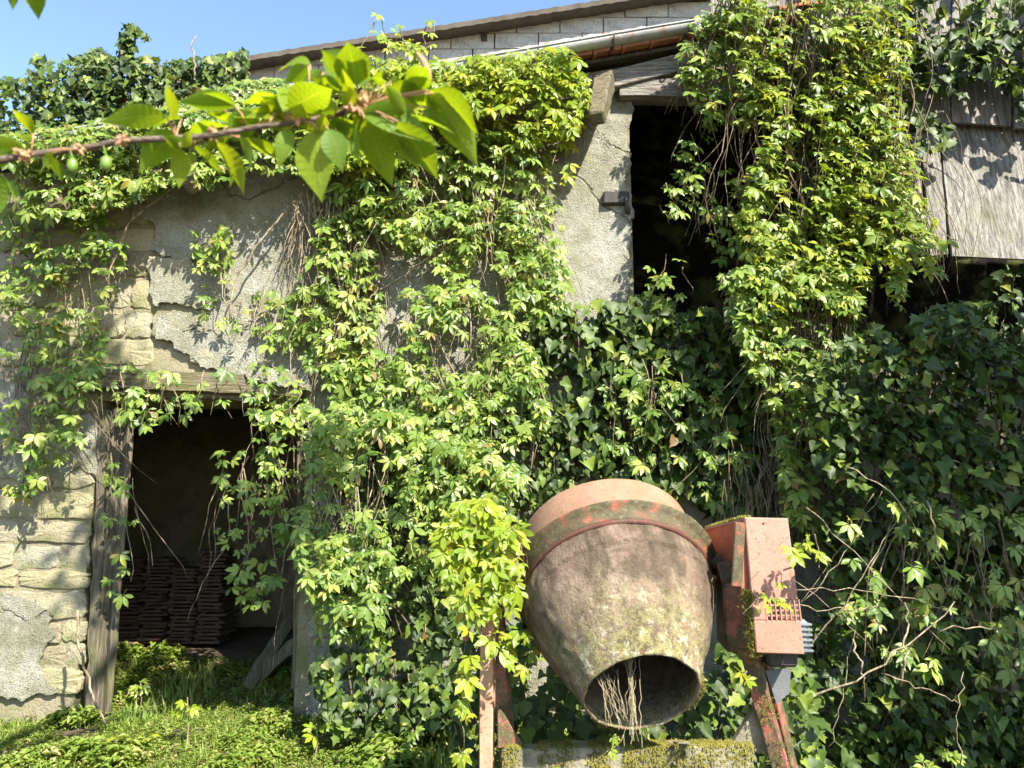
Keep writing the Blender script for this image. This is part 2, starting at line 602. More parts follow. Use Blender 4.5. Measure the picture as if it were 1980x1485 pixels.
def ivy_leaf(seed, simple=False):
    r = random.Random(seed)
    out = [(0, -0.08), (0.26, -0.16), (0.50, 0.10), (0.30, 0.30), (0.42, 0.52), (0.18, 0.60), (0, 1.0),
           (-0.18, 0.60), (-0.42, 0.52), (-0.30, 0.30), (-0.50, 0.10), (-0.26, -0.16)]
    if simple:
        half = [(0.16, -0.13), (0.36, -0.09), (0.47, 0.09), (0.43, 0.31), (0.29, 0.56), (0.13, 0.80)]
        out = [(0, -0.02)] + half + [(0, 1.0)] + [(-x, y) for x, y in half[::-1]]
    V = [(0, 0.25, -0.02)]
    for x, y in out:
        k = r.uniform(0.9, 1.1)
        x2, y2 = x * k, 0.25 + (y - 0.25) * r.uniform(0.92, 1.08)
        V.append((x2, y2, abs(x2) * r.uniform(0.0, 0.45) - 0.35 * max(0, y2 - 0.2) ** 2))
    n = len(out)
    F = [(0, 1 + i, 1 + (i + 1) % n) for i in range(n)]
    F = [(a, c, b) for a, b, c in F]
    F = [(a, b, c) for a, c, b in F]
    return np.array(V, float), np.array(F, int), np.zeros(len(V))


TPL = {
    'creeper': [creeper_leaf(7, s) for s in range(7)] + [creeper_leaf(7, 50, 3)],
    'creeper_lo': [creeper_leaf(4, s + 20) for s in range(5)],
    'ivy': [ivy_leaf(s) for s in range(3)] + [ivy_leaf(s, True) for s in range(10, 16)],
}
TPL['ivy_lo'] = [ivy_leaf(s, True) for s in range(30, 34)]
MESHES = {}


def leaf_mesh(kind, i, mat):
    key = (kind, i, mat)
    if key not in MESHES:
        V, F, A = TPL[kind][i]
        MESHES[key] = mesh_np('leaf', V, F, mat, A, kind == 'ivy')
    return MESHES[key]


def frames(N, tip, tipj, nrm, nrmj, gen):
    """N random orthonormal frames; columns x, y (tip), z (upper side)"""
    z = np.array(nrm) + gen.normal(0, 1, (N, 3)) * np.array(nrmj)
    z /= np.linalg.norm(z, axis=1, keepdims=True)
    y = np.array(tip) + gen.normal(0, 1, (N, 3)) * np.array(tipj)
    y -= z * np.sum(y * z, 1, keepdims=True)
    y /= np.linalg.norm(y, axis=1, keepdims=True) + 1e-9
    x = np.cross(y, z)
    return np.stack([x, y, z], -1)


def merged(kind, mat, P, Rm, S, gen, name='leaves'):
    """one mesh of many leaves"""
    T = TPL[kind]
    ch = gen.integers(0, len(T), len(P))
    Vs, Fs, As = [], [], []
    off = 0
    for k in range(len(T)):
        idx = np.nonzero(ch == k)[0]
        if not len(idx):
            continue
        V, F, A = T[k]
        W = np.einsum('nij,vj->nvi', Rm[idx] * S[idx][:, None, None], V) + P[idx][:, None, :]
        nv = len(V)
        Vs.append(W.reshape(-1, 3))
        Fs.append((F[None] + (np.arange(len(idx)) * nv)[:, None, None] + off).reshape(-1, 3))
        As.append((gen.random(len(idx))[:, None] + A[None]).ravel())
        off += nv * len(idx)
    return mesh_np(name, np.concatenate(Vs), np.concatenate(Fs), mat, np.concatenate(As), kind == 'ivy_lo')


def inside(px, py, poly):
    res = np.zeros(len(px), bool)
    n = len(poly)
    j = n - 1
    for i in range(n):
        xi, yi = poly[i]
        xj, yj = poly[j]
        c = ((yi > py) != (yj > py)) & (px < (xj - xi) * (py - yi) / (yj - yi + 1e-9) + xi)
        res ^= c
        j = i
    return res


def sample_poly(poly, N, gen, clump=0.0, cell=90.0, seed=0):
    p = np.array(poly, float)
    lo, hi = p.min(0), p.max(0)
    xs, ys = [], []
    got = 0
    while got < N:
        a = gen.uniform(lo[0], hi[0], N * 3)
        b = gen.uniform(lo[1], hi[1], N * 3)
        m = inside(a, b, poly)
        if clump > 0:
            nz = np.array([noise.noise(Vector((x / cell, y / (cell * 1.6), seed * 7.3))) for x, y in zip(a, b)])
            m &= (nz + gen.normal(0, 0.25, len(a))) > (clump - 0.5)
        xs.append(a[m])
        ys.append(b[m])
        got += m.sum()
    return np.concatenate(xs)[:N], np.concatenate(ys)[:N]


VINE_STATS = []


def vine(name, label, cat, kind, mat, patches, base, group=None, size=(0.075, 0.115), seed=1, single=300,
         tip=(0.05, -0.45, -0.8), nrm=(0.12, -0.75, 0.6), stem='stem_bark', strands=10, srad=0.0045, clump=0.42,
         tipj=(0.55, 0.3, 0.35), nrmj=(0.33, 0.25, 0.3), cell=90.0, bulge=0.0):
    """a climbing plant: patches = [(polygon in picture px, leaf count, nearest y, farthest y)]"""
    gen = np.random.default_rng(seed)
    root = thing(name, base, label, cat, group)
    Ps = []
    for k, (poly, N, y0, y1) in enumerate(patches):
        N = int(N * (1.4 if kind == 'creeper' and N > 40 else 1.15 if N > 200 else 1.0))
        px, py = sample_poly(poly, N, gen, clump if N > 15 else 0.0, cell, seed + k)
        Y = y0 + (y1 - y0) * gen.beta(1.3, 1.1, N)
        Ps.append(at_np(px, py, Y))
        # hanging stems through the patch
        p = np.array(poly, float)
        ns = max(2, int(strands * N / sum(q[1] for q in patches)))
        for s in range(ns):
            x = gen.uniform(p[:, 0].min(), p[:, 0].max())
            col = np.linspace(p[:, 1].min(), p[:, 1].max(), 60)
            ok = inside(np.full(60, x), col, poly)
            if ok.sum() < 3:
                continue
            ya, yb = col[ok].min(), col[ok].max()
            a = ya + gen.uniform(0, 0.35) * (yb - ya)
            b = a + gen.uniform(0.45, 1.0) * (yb - a) + 25
            Yc = gen.uniform(y0 + (y1 - y0) * 0.35, y1)
            n = max(5, int((b - a) / 22))
            wx = x
            dx = gen.normal(0, 3.0)
            pts = []
            for i in range(n + 1):
                pts.append(at(wx, a + (b - a) * i / n, Yc + 0.05 * math.sin(i * 0.7 + s)))
                dx = dx * 0.8 + gen.normal(0, 4.5)
                wx += dx
            r = srad * gen.uniform(0.5, 1.5)
            MB().tube(pts, [r * (1.15 - 0.7 * i / n) for i in range(n + 1)], 4).build('stem', stem, root, smooth=True)
    P = np.concatenate(Ps)
    N = len(P)
    Rm = frames(N, tip, tipj, nrm, nrmj, gen)
    S = size[0] * 0.45 + (size[1] * 1.04 - size[0] * 0.45) * gen.beta(1.5, 1.6, N)
    # those that show largest become leaves of their own, the rest one mass
    rank = np.argsort(P[:, 1] / S + gen.normal(0, 0.01, N) * 0)
    first, rest = rank[:single], rank[single:]
    inv = Matrix.Translation(-Vector(base))
    nk = len(TPL[kind])
    for i in first:
        me = leaf_mesh(kind, int(gen.integers(0, nk)), mat)
        o = bpy.data.objects.new('leaf', me)
        COL.objects.link(o)
        o.parent = root
        m3 = Matrix([[Rm[i][a][b] * S[i] for b in range(3)] for a in range(3)]).to_4x4()
        m3.translation = Vector(P[i]) - Vector(base)
        o.matrix_basis = m3
    if len(rest):
        me = merged(kind + '_lo', mat, P[rest], Rm[rest], S[rest], gen)
        o = link('leaves', me, root)
        o['kind'] = 'stuff'
    VINE_STATS.append((name, N))
    return root


# ------------------------------------------------------------------ ground
WALL = 6.0


def ground_z(x, y):
    z = 0.0
    if y > 3.6:
        z += 0.03 * min(1.0, (y - 3.6) / 2.2)
    if y > 6.3:
        z += 0.25 * min(1.0, (y - 6.3) / 1.3)
    z += 0.035 * noise.noise(Vector((x * 0.9, y * 0.9, 3.1))) + 0.02 * noise.noise(Vector((x * 3.1, y * 3.1, 8.0)))
    return z


gb = MB()
xs = [-60, -30, -16, -9] + list(np.arange(-7, 7.01, 0.14)) + [9, 16, 30, 60]
ys = [-60, -30, -14, -6, -2, 0, 1.2] + list(np.arange(2, 9.61, 0.12)) + [12, 20, 35, 70, 140]
for y in ys:
    for x in xs:
        gb.v.append((x, y, ground_z(x, y)))
for j in range(len(ys) - 1):
    for i in range(len(xs) - 1):
        a = j * len(xs) + i
        gb.f.append((a, a + 1, a + 1 + len(xs), a + len(xs)))
tag(gb.build('ground', 'soil', smooth=True), kind='structure')

# ------------------------------------------------------------------ stone barn
barn = thing('stone_barn', (0, WALL, 0.2), 'old rendered stone barn with timber door lintel and open loft, overgrown with creepers', 'barn')


def eave(px):                       # picture height of the gutter line
    return 272 + (68 - 272) * (px - 60) / (1250 - 60)


dL, dR = at(172, 1050, WALL).x, at(583, 1050, WALL).x
dT = at(400, 775, WALL).z
oL, oB, oT = at(1221, 400, WALL).x, at(1300, 605, WALL).z, at(1300, 160, WALL).z
oX, oB2 = at(1600, 640, WALL).x, at(1700, 700, WALL).z
e0 = at(-500, eave(-500) + 55, WALL)
e1 = at(1221, eave(1221) + 55, WALL)
T = 0.45
outline = [(-9, -0.5), (dL, -0.5), (dL, dT), (dR, dT), (dR, -0.5), (9, -0.5), (9, oB2), (oX, oB2), (oX, oB), (oL, oB), (oL, e1.z), (-9, e0.z - (e0.x + 9) * (e1.z - e0.z) / (e1.x - e0.x))]
w = MB()
n = len(outline)
w.add([(x, WALL, z) for x, z in outline] + [(x, WALL + T, z) for x, z in outline],
      [tuple(range(n))[::-1], tuple(range(n, 2 * n))] + [(i, (i + 1) % n, n + (i + 1) % n, n + i) for i in range(n)])
wall = w.build('wall', 'mortar', barn)


def sheet(name, mat, poly, Y, parent, step=4.5, amp=0.010, edge=7.0, thick=0.035, seed=0, holes=()):
    """a coat of render: uneven face, ragged broken outline, real thickness"""
    p = np.array(poly, float)
    x0, y0 = p.min(0) - edge * 2
    x1, y1 = p.max(0) + edge * 2
    nx, ny = int((x1 - x0) / step), int((y1 - y0) / step)
    gx, gy = np.meshgrid(x0 + step * np.arange(nx + 1), y0 + step * np.arange(ny + 1))
    cx = gx[:-1, :-1].ravel() + step / 2
    cy = gy[:-1, :-1].ravel() + step / 2
    jx = np.array([noise.noise(Vector((a / 38, b / 38, seed + 1.5))) + 0.6 * noise.noise(Vector((a / 13, b / 13, seed + 5.5))) for a, b in zip(cx, cy)])
    jy = np.array([noise.noise(Vector((a / 38, b / 38, seed + 11.5))) + 0.6 * noise.noise(Vector((a / 13, b / 13, seed + 15.5))) for a, b in zip(cx, cy)])
    keep = inside(cx + jx * edge * 1.6, cy + jy * edge * 1.6, poly)
    for h in holes:
        keep &= ~inside(cx + jx * edge * 1.6, cy + jy * edge * 1.6, h)
    keep = keep.reshape(ny, nx)
    idx = -np.ones((ny + 1, nx + 1), int)
    V, F = [], []
    for j in range(ny):
        for i in range(nx):
            if not keep[j, i]:
                continue
            q = []
            for (a, b) in ((j, i), (j, i + 1), (j + 1, i + 1), (j + 1, i)):
                if idx[a, b] < 0:
                    idx[a, b] = len(V)
                    X, Z = gx[a, b], gy[a, b]
                    d = noise.noise(Vector((X / 130, Z / 130, seed))) * 2.2 + noise.noise(Vector((X / 42, Z / 42, seed + 3))) + 0.45 * noise.noise(Vector((X / 14, Z / 14, seed + 6)))
                    ex = 2.6 * noise.noise(Vector((X / 9, Z / 9, 40 + seed)))
                    ez = 2.6 * noise.noise(Vector((X / 9, Z / 9, 50 + seed)))
                    V.append(at(X + ex, Z + ez, Y + d * amp))
                q.append(idx[a, b])
            F.append((q[0], q[3], q[2], q[1]))
    me = bpy.data.meshes.new(name)
    me.from_pydata([tuple(v) for v in V], [], F)
    bm = bmesh.new()
    bm.from_mesh(me)
    be = [e for e in bm.edges if e.is_boundary]
    for _ in range(5):
        bmesh.ops.smooth_vert(bm, verts=list({v for e in be for v in e.verts}), factor=0.5, use_axis_x=True, use_axis_y=False, use_axis_z=True)
    r = bmesh.ops.extrude_edge_only(bm, edges=[e for e in bm.edges if e.is_boundary])
    for v in r['geom']:
        if isinstance(v, bmesh.types.BMVert):
            v.co.y += thick
    bmesh.ops.recalc_face_normals(bm, faces=bm.faces)
    bm.to_mesh(me)
    bm.free()
    me.materials.append(M[mat])
    return link(name, me, parent)


PF = WALL - 0.045
# main coat right of the door up to the loft opening, broken away on the left
sheet('plaster', 'plaster', [(290, 330), (700, 250), (1150, 160), (1221, 150), (1221, 604), (1598, 606), (1600, 702), (1700, 704), (1700, 1340), (590, 1400), (588, 770), (540, 730), (470, 742), (372, 700), (372, 690), (330, 668), (300, 660), (305, 604), (400, 606), (402, 598), (300, 590), (286, 560), (290, 510), (388, 512), (392, 505), (290, 490), (296, 450), (280, 420)],
      PF, barn, seed=1, holes=[])
sheet('plaster', 'plaster', [(88, 812), (190, 800), (190, 928), (150, 900), (120, 930), (88, 925)], PF + 0.004, barn, seed=4)
sheet('plaster', 'plaster', [(-120, 1150), (20, 1140), (90, 1180), (104, 1230), (70, 1290), (110, 1340), (-120, 1380)], PF + 0.003, barn, seed=8)
sheet('plaster', 'plaster', [(-120, 720), (40, 735), (70, 800), (50, 930), (-120, 940)], PF + 0.004, barn, seed=11)


def stone_mesh(w, h, d, seed):
    r = random.Random(seed)
    pts = []
    k = 5
    for (x, z, dx, dz, L) in ((-.5, -.5, 1, 0, w), (.5, -.5, 0, 1, h), (.5, .5, -1, 0, w), (-.5, .5, 0, -1, h)):
        for i in range(k):
            t = i / k
            pts.append((x + dx * t, z + dz * t))
    ring0, ring1, ring2 = [], [], []
    for x, z in pts:
        # round the corners a little
        rx = 1 - 0.06 * abs(z * 2) ** 8
        rz = 1 - 0.09 * abs(x * 2) ** 8
        X, Z = x * w * rx + r.uniform(-.013, .013), z * h * rz + r.uniform(-.012, .012)
        ring0.append((X, d, Z))
        ring1.append((X * 1.0, r.uniform(0.008, 0.020), Z * 1.0))
        ring2.append((X * r.uniform(.91, .97), r.uniform(-0.004, 0.006), Z * r.uniform(.86, .95)))
    n = len(pts)
    b = MB()
    b.v = ring0 + ring1 + ring2 + [(r.uniform(-.1, .1) * w, -0.008, r.uniform(-.1, .1) * h)]
    for i in range(n):
        j = (i + 1) % n
        b.f += [(i, j, n + j, n + i), (n + i, n + j, 2 * n + j, 2 * n + i), (2 * n + i, 2 * n + j, 3 * n)]
    return b


rs = random.Random(5)
rows = [(395, 440), (440, 490), (490, 540), (540, 600), (600, 655), (655, 712), (712, 760), (760, 800), (800, 850), (850, 900), (900, 948), (948, 1006), (1006, 1050), (1050, 1102), (1102, 1140), (1140, 1200), (1200, 1245), (1245, 1292), (1292, 1345)]
for (ya, yb) in rows:
    x = -60 + rs.uniform(-40, 0)
    while True:
        xe = 300 if ya < 700 else (170 if ya < 760 else 192 - (ya - 760) * 0.06)
        if x > xe - 20:
            break
        wpx = rs.uniform(60, 135) if rs.random() < 0.75 else rs.uniform(35, 60)
        x2 = x + wpx
        if x2 > xe - 30:
            x2 = xe + rs.uniform(-6, 6)
        a = at(x + 2.5, ya + 2.5, WALL)
        b = at(x2 - 2.5, yb - 2.5, WALL)
        ww, hh = b.x - a.x, a.z - b.z
        o = stone_mesh(ww, hh, 0.06, rs.random()).build('stone', 'stone', barn, bevel=0)
        o.matrix_parent_inverse = Matrix.Identity(4)
        o.location = Vector(((a.x + b.x) / 2, WALL - 0.014 + rs.uniform(-0.010, 0.010), (a.z + b.z) / 2 + rs.uniform(-.012, .012))) - barn.location
        o.rotation_euler = (rs.uniform(-.05, .05), rs.uniform(-.05, .05), rs.uniform(-.06, .06))
        x = x2
# a few stones that show through the broken render over the door
for (xa, ya, xb, yb) in ((372, 676, 440, 706), (288, 500, 372, 528), (300, 612, 322, 652), (440, 690, 520, 716)):
    a, b = at(xa, ya, WALL), at(xb, yb, WALL)
    o = stone_mesh(b.x - a.x, a.z - b.z, 0.06, xa).build('stone', 'stone', barn)
    o.matrix_parent_inverse = Matrix.Identity(4)
    o.location = Vector(((a.x + b.x) / 2, WALL - 0.045, (a.z + b.z) / 2)) - barn.location

# door frame: lintel of two old beams, left post with a split plank, thin right post
lin = MB()
lin.bar(at(165, 732, WALL - 0.03), at(585, 752, WALL - 0.03), 0.155, 0.20, 14, 0.007)
lin.build('lintel', 'lintel_wood', barn, bevel=0.006)
lb = MB()
lb.bar(at(240, 762, WALL + 0.03), at(575, 776, WALL + 0.03), 0.05, 0.20, 10, 0.006)
lb.build('lintel_board', 'lintel_wood', barn, bevel=0.004)
sheet('plaster', 'plaster', [(462, 716), (510, 708), (600, 716), (600, 760), (560, 745), (520, 738), (468, 735)], WALL - 0.16, barn, step=4, seed=21, thick=0.05)
po = MB()
po.bar(at(206, 795, WALL - 0.01), at(178, 1390, WALL - 0.01), 0.075, 0.085, 22, 0.011)
po.build('door_post', 'post_wood', barn, bevel=0.006)
po = MB()
po.bar(at(252, 800, WALL + 0.04), at(206, 1390, WALL + 0.0), 0.07, 0.05, 20, 0.006)
po.build('door_plank', 'post_wood', barn, bevel=0.005)
po = MB()
po.bar(at(232, 790, WALL + 0.03), at(192, 1390, WALL + 0.0), 0.035, 0.10, 22, 0.009)
po.build('door_plank', 'post_wood', barn, bevel=0.004)
po = MB()
po.bar(at(588, 790, WALL + 0.1), at(574, 1330, WALL + 0.1), 0.05, 0.12, 12, 0.006)
po.build('door_post', 'post_wood', barn, bevel=0.004)

# inside: dim room behind the door, loft behind the opening
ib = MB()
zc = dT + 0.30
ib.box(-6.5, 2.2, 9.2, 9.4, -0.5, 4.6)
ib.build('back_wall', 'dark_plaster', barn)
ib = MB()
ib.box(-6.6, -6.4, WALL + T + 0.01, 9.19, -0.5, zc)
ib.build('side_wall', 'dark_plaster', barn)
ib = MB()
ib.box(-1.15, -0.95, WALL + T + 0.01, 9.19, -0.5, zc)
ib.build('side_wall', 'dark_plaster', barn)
ib = MB()
ib.box(-6.4, 8.8, WALL + T + 0.01, 10.8, zc, zc + 0.12)
ib.build('loft_floor', 'post_wood', barn)
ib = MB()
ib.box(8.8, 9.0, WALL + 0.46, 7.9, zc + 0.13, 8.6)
ib.build('side_wall', 'loft_shade', barn)
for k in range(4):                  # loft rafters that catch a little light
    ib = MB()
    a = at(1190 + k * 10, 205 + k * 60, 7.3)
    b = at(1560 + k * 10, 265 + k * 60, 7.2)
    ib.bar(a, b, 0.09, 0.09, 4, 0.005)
    ib.build('loft_rafter', 'loft_shade', barn)

# roof: deck, tile edge, gutter, eave beam, rafter ends
root_roof = MB()
for_pts = []
fl, fr = at(-500, eave(-500) + 22, 5.80), at(3300, eave(3300) + 22, 5.80)
up = Vector((0, 2.42, 0.512))
root_roof.hexa([fl + Vector((0, .1, 0)), fr + Vector((0, .1, 0)), fr + up * 2, fl + up, fl + Vector((0, .1, .03)), fr + Vector((0, .1, .03)), fr + up * 2 + Vector((0, 0, .03)), fl + up + Vector((0, 0, .03))])
roof = root_roof.build('roof', 'post_wood', barn)


def deck(x, Y):                      # underside of the roof deck
    return fl.z + (fr.z - fl.z) * (x - fl.x) / (fr.x - fl.x) + 0.2115 * (Y - 5.80)


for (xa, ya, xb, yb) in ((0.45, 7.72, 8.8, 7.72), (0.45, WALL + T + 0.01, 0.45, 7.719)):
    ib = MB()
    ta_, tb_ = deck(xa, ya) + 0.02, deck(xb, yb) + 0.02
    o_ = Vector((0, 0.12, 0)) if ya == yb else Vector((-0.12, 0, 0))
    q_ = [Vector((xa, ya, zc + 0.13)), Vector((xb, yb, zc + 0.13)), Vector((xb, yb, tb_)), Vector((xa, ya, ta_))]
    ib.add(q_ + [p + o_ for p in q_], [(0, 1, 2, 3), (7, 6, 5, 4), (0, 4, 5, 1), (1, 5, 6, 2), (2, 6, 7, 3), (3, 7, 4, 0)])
    ib.build('back_wall' if ya == yb else 'side_wall', 'loft_shade', barn)
tm = []
for s in range(4):
    b = MB()
    ww, dd, th = 0.235, 0.42, 0.028
    b.box(-ww / 2, ww / 2, 0, dd, 0, th)
    b.box(ww / 2 - 0.045, ww / 2 - 0.003, -0.004, dd, th, th + 0.016)
    b.box(-ww / 2 + 0.003, -ww / 2 + 0.03, -0.003, dd, -0.014, -0.0)
    b.v = [(x + rs.uniform(-.004, .004), y + rs.uniform(-.006, .006), z + rs.uniform(-.003, .003)) for x, y, z in b.v]
    o = b.build('tile', 'roof_tile', roof, bevel=0.003)
    tm.append(o.data)
    bpy.data.objects.remove(o)
ang = math.atan2((fr - fl).z, (fr - fl).x)
for row in range(2):
    L = (fr - fl).length
    k = int(L / 0.24)
    for i in range(k):
        p = fl.lerp(fr, (i + 0.5 * row) / k) + Vector((0, 0.02 + 0.0 - row * 0.10, 0.035 + row * 0.038 + rs.uniform(-.006, .006)))
        if p.x > 3.6:
            break
        o = bpy.data.objects.new('tile', tm[rs.randrange(4)])
        COL.objects.link(o)
        o.parent = roof
        o.matrix_parent_inverse = world_of(roof).inverted()
        o.matrix_basis = Matrix.Translation(p + Vector((0, rs.uniform(-.02, .015), 0))) @ Matrix.Rotation(-ang, 4, 'Y') @ Matrix.Rotation(R(11), 4, 'X')
# half-round gutter with brackets
gt = MB()
pts = [at(px, eave(px) - 2 + 3 * math.sin(px * 0.004), 5.64) for px in range(-300, 1560, 60)]
prof = []
for i in range(9):
    a = math.pi + math.pi * i / 8
    prof.append((math.cos(a) * 0.062, math.sin(a) * 0.062))
for i in range(9):
    a = 2 * math.pi - math.pi * i / 8
    prof.append((math.cos(a) * 0.056, math.sin(a) * 0.056))
m_ = len(prof)
for p in pts:
    gt.v += [(p.x, p.y + c, p.z + s) for c, s in prof]
for i in range(len(pts) - 1):
    for k in range(m_):
        gt.f.append((i * m_ + k, i * m_ + (k + 1) % m_, (i + 1) * m_ + (k + 1) % m_, (i + 1) * m_ + k))
gutter = gt.build('gutter', 'zinc', barn, smooth=True)
bead = MB()
bead.tube([p + Vector((0, -0.062, 0.002)) for p in pts], 0.009, 6)
bead.build('gutter_bead', 'zinc', gutter, smooth=True)
for px in (100, 420, 760, 1040, 1185, 1330, 1500):
    b = MB()
    p = at(px, eave(px), 5.64)
    b.tube([p + Vector((0, math.cos(a) * 0.068, math.sin(a) * 0.068)) for a in np.linspace(math.pi, 2 * math.pi, 9)] + [p + Vector((0, 0.3, 0.05))], 0.008, 5)
    b.build('bracket', 'iron', gutter)
eb = MB()
eb.bar(at(560, 310, 5.87), at(1345, 118, 5.87), 0.15, 0.09, 18, 0.006)
eb.build('eave_beam', 'beam_wood', barn, bevel=0.006)
eb = MB()
eb.bar(at(1195, 178, 5.93), at(1640, 178, 5.93), 0.16, 0.16, 12, 0.005)
eb.build('loft_lintel', 'beam_wood', barn, bevel=0.006)
for px in (120, 380, 640, 900, 1162):
    rb = MB()
    y = eave(px)
    rb.bar(at(px - 8, y + 146, 5.56), at(px + 8, y + 70, 5.86), 0.15, 0.15, 6, 0.010, up=Vector((0.35, 1, 0)), ends=(0.8, 1.1))
    rb.build('rafter', 'lintel_wood', barn, bevel=0.014)
# iron pintle block in the jamb of the loft opening
pb = MB()
a = at(1188, 384, PF - 0.02)
pb.box(a.x - 0.095, a.x + 0.12, PF - 0.05, PF + 0.2, a.z - 0.055, a.z + 0.055)
pin = pb.build('hinge_block', 'iron', barn, bevel=0.012)
pb = MB()
a = at(1213, 395, PF - 0.06)
pb.tube([a + Vector((0, 0, -0.08)), a + Vector((0, 0, 0.06))], 0.022, 8)
pb.build('hinge_pin', 'iron', pin, smooth=True)

# weathered boards over the right end of the loft opening
bd_w = [(1375, 1462), (1465, 1557), (1560, 1642), (1644, 1742), (1744, 1838), (1841, 1956), (1960, 2060), (2063, 2160), (2163, 2280), (2283, 2420), (2423, 2560), (2563, 2700), (2703, 2850)]


def board(xa, xb, ya, yb, Y, tilt, sl, th=0.028, nm='board', mat='board_wood', sk=0.0):
    b = MB()
    n = 8
    for i in range(n + 1):
        t = i / n
        yy = ya + (yb - ya) * t
        Yf = Y - tilt * t
        for k, px in enumerate((xa, xb)):
            q = at(px + sk * t + rs.uniform(-1.2, 1.2), yy + sl * (px - 1800) + (rs.uniform(-4, 4) if i in (0, n) else 0), Yf)
            b.v += [tuple(q), (q.x, q.y + th, q.z)]
    for i in range(n):
        o = i * 4
        b.f += [(o, o + 4, o + 6, o + 2), (o + 1, o + 3, o + 7, o + 5), (o, o + 1, o + 5, o + 4), (o + 2, o + 6, o + 7, o + 3)]
    b.f += [(0, 2, 3, 1), (n * 4, n * 4 + 1, n * 4 + 3, n * 4 + 2)]
    return b.build(nm, mat, barn)


for xa, xb in bd_w:
    if xa < 1500:
        board(xa, xb, -60, 150, 5.97, 0.02, 0.0)
    else:
        board(xa, xb, -140, 236, 5.80, 0.10, 0.05)
for xa, xb, sk in ((1545, 1640, 8), (1643, 1775, 14), (1778, 1812, 22), (1815, 1990, 26), (1994, 2190, 30), (2194, 2400, 34), (2404, 2620, 36), (2624, 2850, 36)):
    board(xa, xb, 215, 492, 5.80, 0.16, 0.055, sk=sk)

# ------------------------------------------------------------------ block barn behind
bb = thing('block_barn', (2, 8.0, 0.2), 'taller concrete block building with fibre cement roof edge against the sky', 'building')
BY = 8.0


def verge(px):                       # underside of the roof edge
    return 119 + (5 - 119) * (px - 480) / (1200 - 480)


rz = lambda x: fl.z + (fr.z - fl.z) * (x - fl.x) / (fr.x - fl.x) + 0.62
b = MB()
q = [at(300, verge(300) + 10, BY + 0.06), at(1480, verge(1480) + 10, BY + 0.06)]
b.hexa([(q[0].x, BY + .06, rz(q[0].x)), (q[1].x, BY + .06, rz(q[1].x)), (q[1].x, BY + .3, rz(q[1].x)), (q[0].x, BY + .3, rz(q[0].x)),
        (q[0].x, BY + .06, q[0].z), (q[1].x, BY + .06, q[1].z), (q[1].x, BY + .3, q[1].z), (q[0].x, BY + .3, q[0].z)])
bw = b.build('wall', 'mortar', bb)
blk = []
for s in range(4):
    o = MB().box(-0.245, 0.245, 0, 0.07, 0, 0.192)
    o.v = [(x + rs.uniform(-.004, .004), y + rs.uniform(-.005, .005), z + rs.uniform(-.004, .004)) for x, y, z in o.v]
    oo = o.build('block', 'block', bw, bevel=0.006)
    blk.append(oo.data)
    bpy.data.objects.remove(oo)
vz0, vz1 = at(480, verge(480), BY), at(1200, verge(1200), BY)
zz = 5.0
rowi = 0
while zz < 8.4:
    x = -3.2 + (0.25 if rowi % 2 else 0)
    while x < 2.3:
        ztop = vz0.z + (vz1.z - vz0.z) * (x - 0.25 - vz0.x) / (vz1.x - vz0.x)
        zlow = at(990 + x / BY * 1400, eave(990 + x / BY * 1400), 5.64)
        zvis = EYE.z + (zlow.z - EYE.z) * BY / 5.64 - 0.35
        if zz + 0.2 > zvis and zz + 0.06 < ztop:
            o = bpy.data.objects.new('block', blk[rs.randrange(4)])
            COL.objects.link(o)
            o.parent = bw
            o.matrix_parent_inverse = world_of(bw).inverted()
            sc = min(1.0, (ztop - zz) / 0.2)
            o.matrix_basis = Matrix.Translation((x, BY + rs.uniform(-.004, .004), zz)) @ Matrix.Diagonal((1, 1, max(0.2, sc), 1))
        x += 0.5
    zz += 0.2
    rowi += 1
# roof edge of corrugated sheets
ra, rb_ = at(395, verge(395) - 2, BY - 0.22), at(1500, verge(1500) - 2, BY - 0.22)
L = (rb_ - ra).length
ns = 5
roof2 = MB()
roof2.bar(ra + Vector((0, 0.30, -0.03)), rb_ + Vector((0, 0.30, -0.03)), 0.10, 0.10, 4, 0.0)
roof2 = roof2.build('roof_edge', 'post_wood', bb)
for s in range(ns):
    c = MB()
    a, e = ra.lerp(rb_, s / ns), ra.lerp(rb_, (s + 1) / ns + 0.004)
    K = 64
    for i in range(K + 1):
        p = a.lerp(e, i / K)
        h = 0.0035 * math.sin(i / K * math.pi * 2 * 9) + 0.006 * noise.noise(Vector((p.x * 9, 0, 4)))
        for dy, dz in ((0, 0.0), (0, 0.062), (1.2, 0.18), (1.2, 0.13)):
            c.v.append((p.x, p.y + dy + (s % 2) * 0.01, p.z + h + dz + (s % 2) * 0.006))
    for i in range(K):
        for k in range(4):
            c.f.append((i * 4 + k, i * 4 + (k + 1) % 4, i * 4 + 4 + (k + 1) % 4, i * 4 + 4 + k))
    c.f += [(0, 1, 2, 3), (K * 4 + 3, K * 4 + 2, K * 4 + 1, K * 4)]
    c.build('roof_sheet', 'fibre_cement', roof2)
# gap under the verge: a solid dark block, its colour standing for the shade
c = MB()
a = at(936, 62, BY - 0.03)
c.box(a.x - 0.035, a.x + 0.035, BY - 0.03, BY + 0.02, a.z - 0.10, a.z + 0.03)
c.build('bracket', 'iron', bb, bevel=0.01)

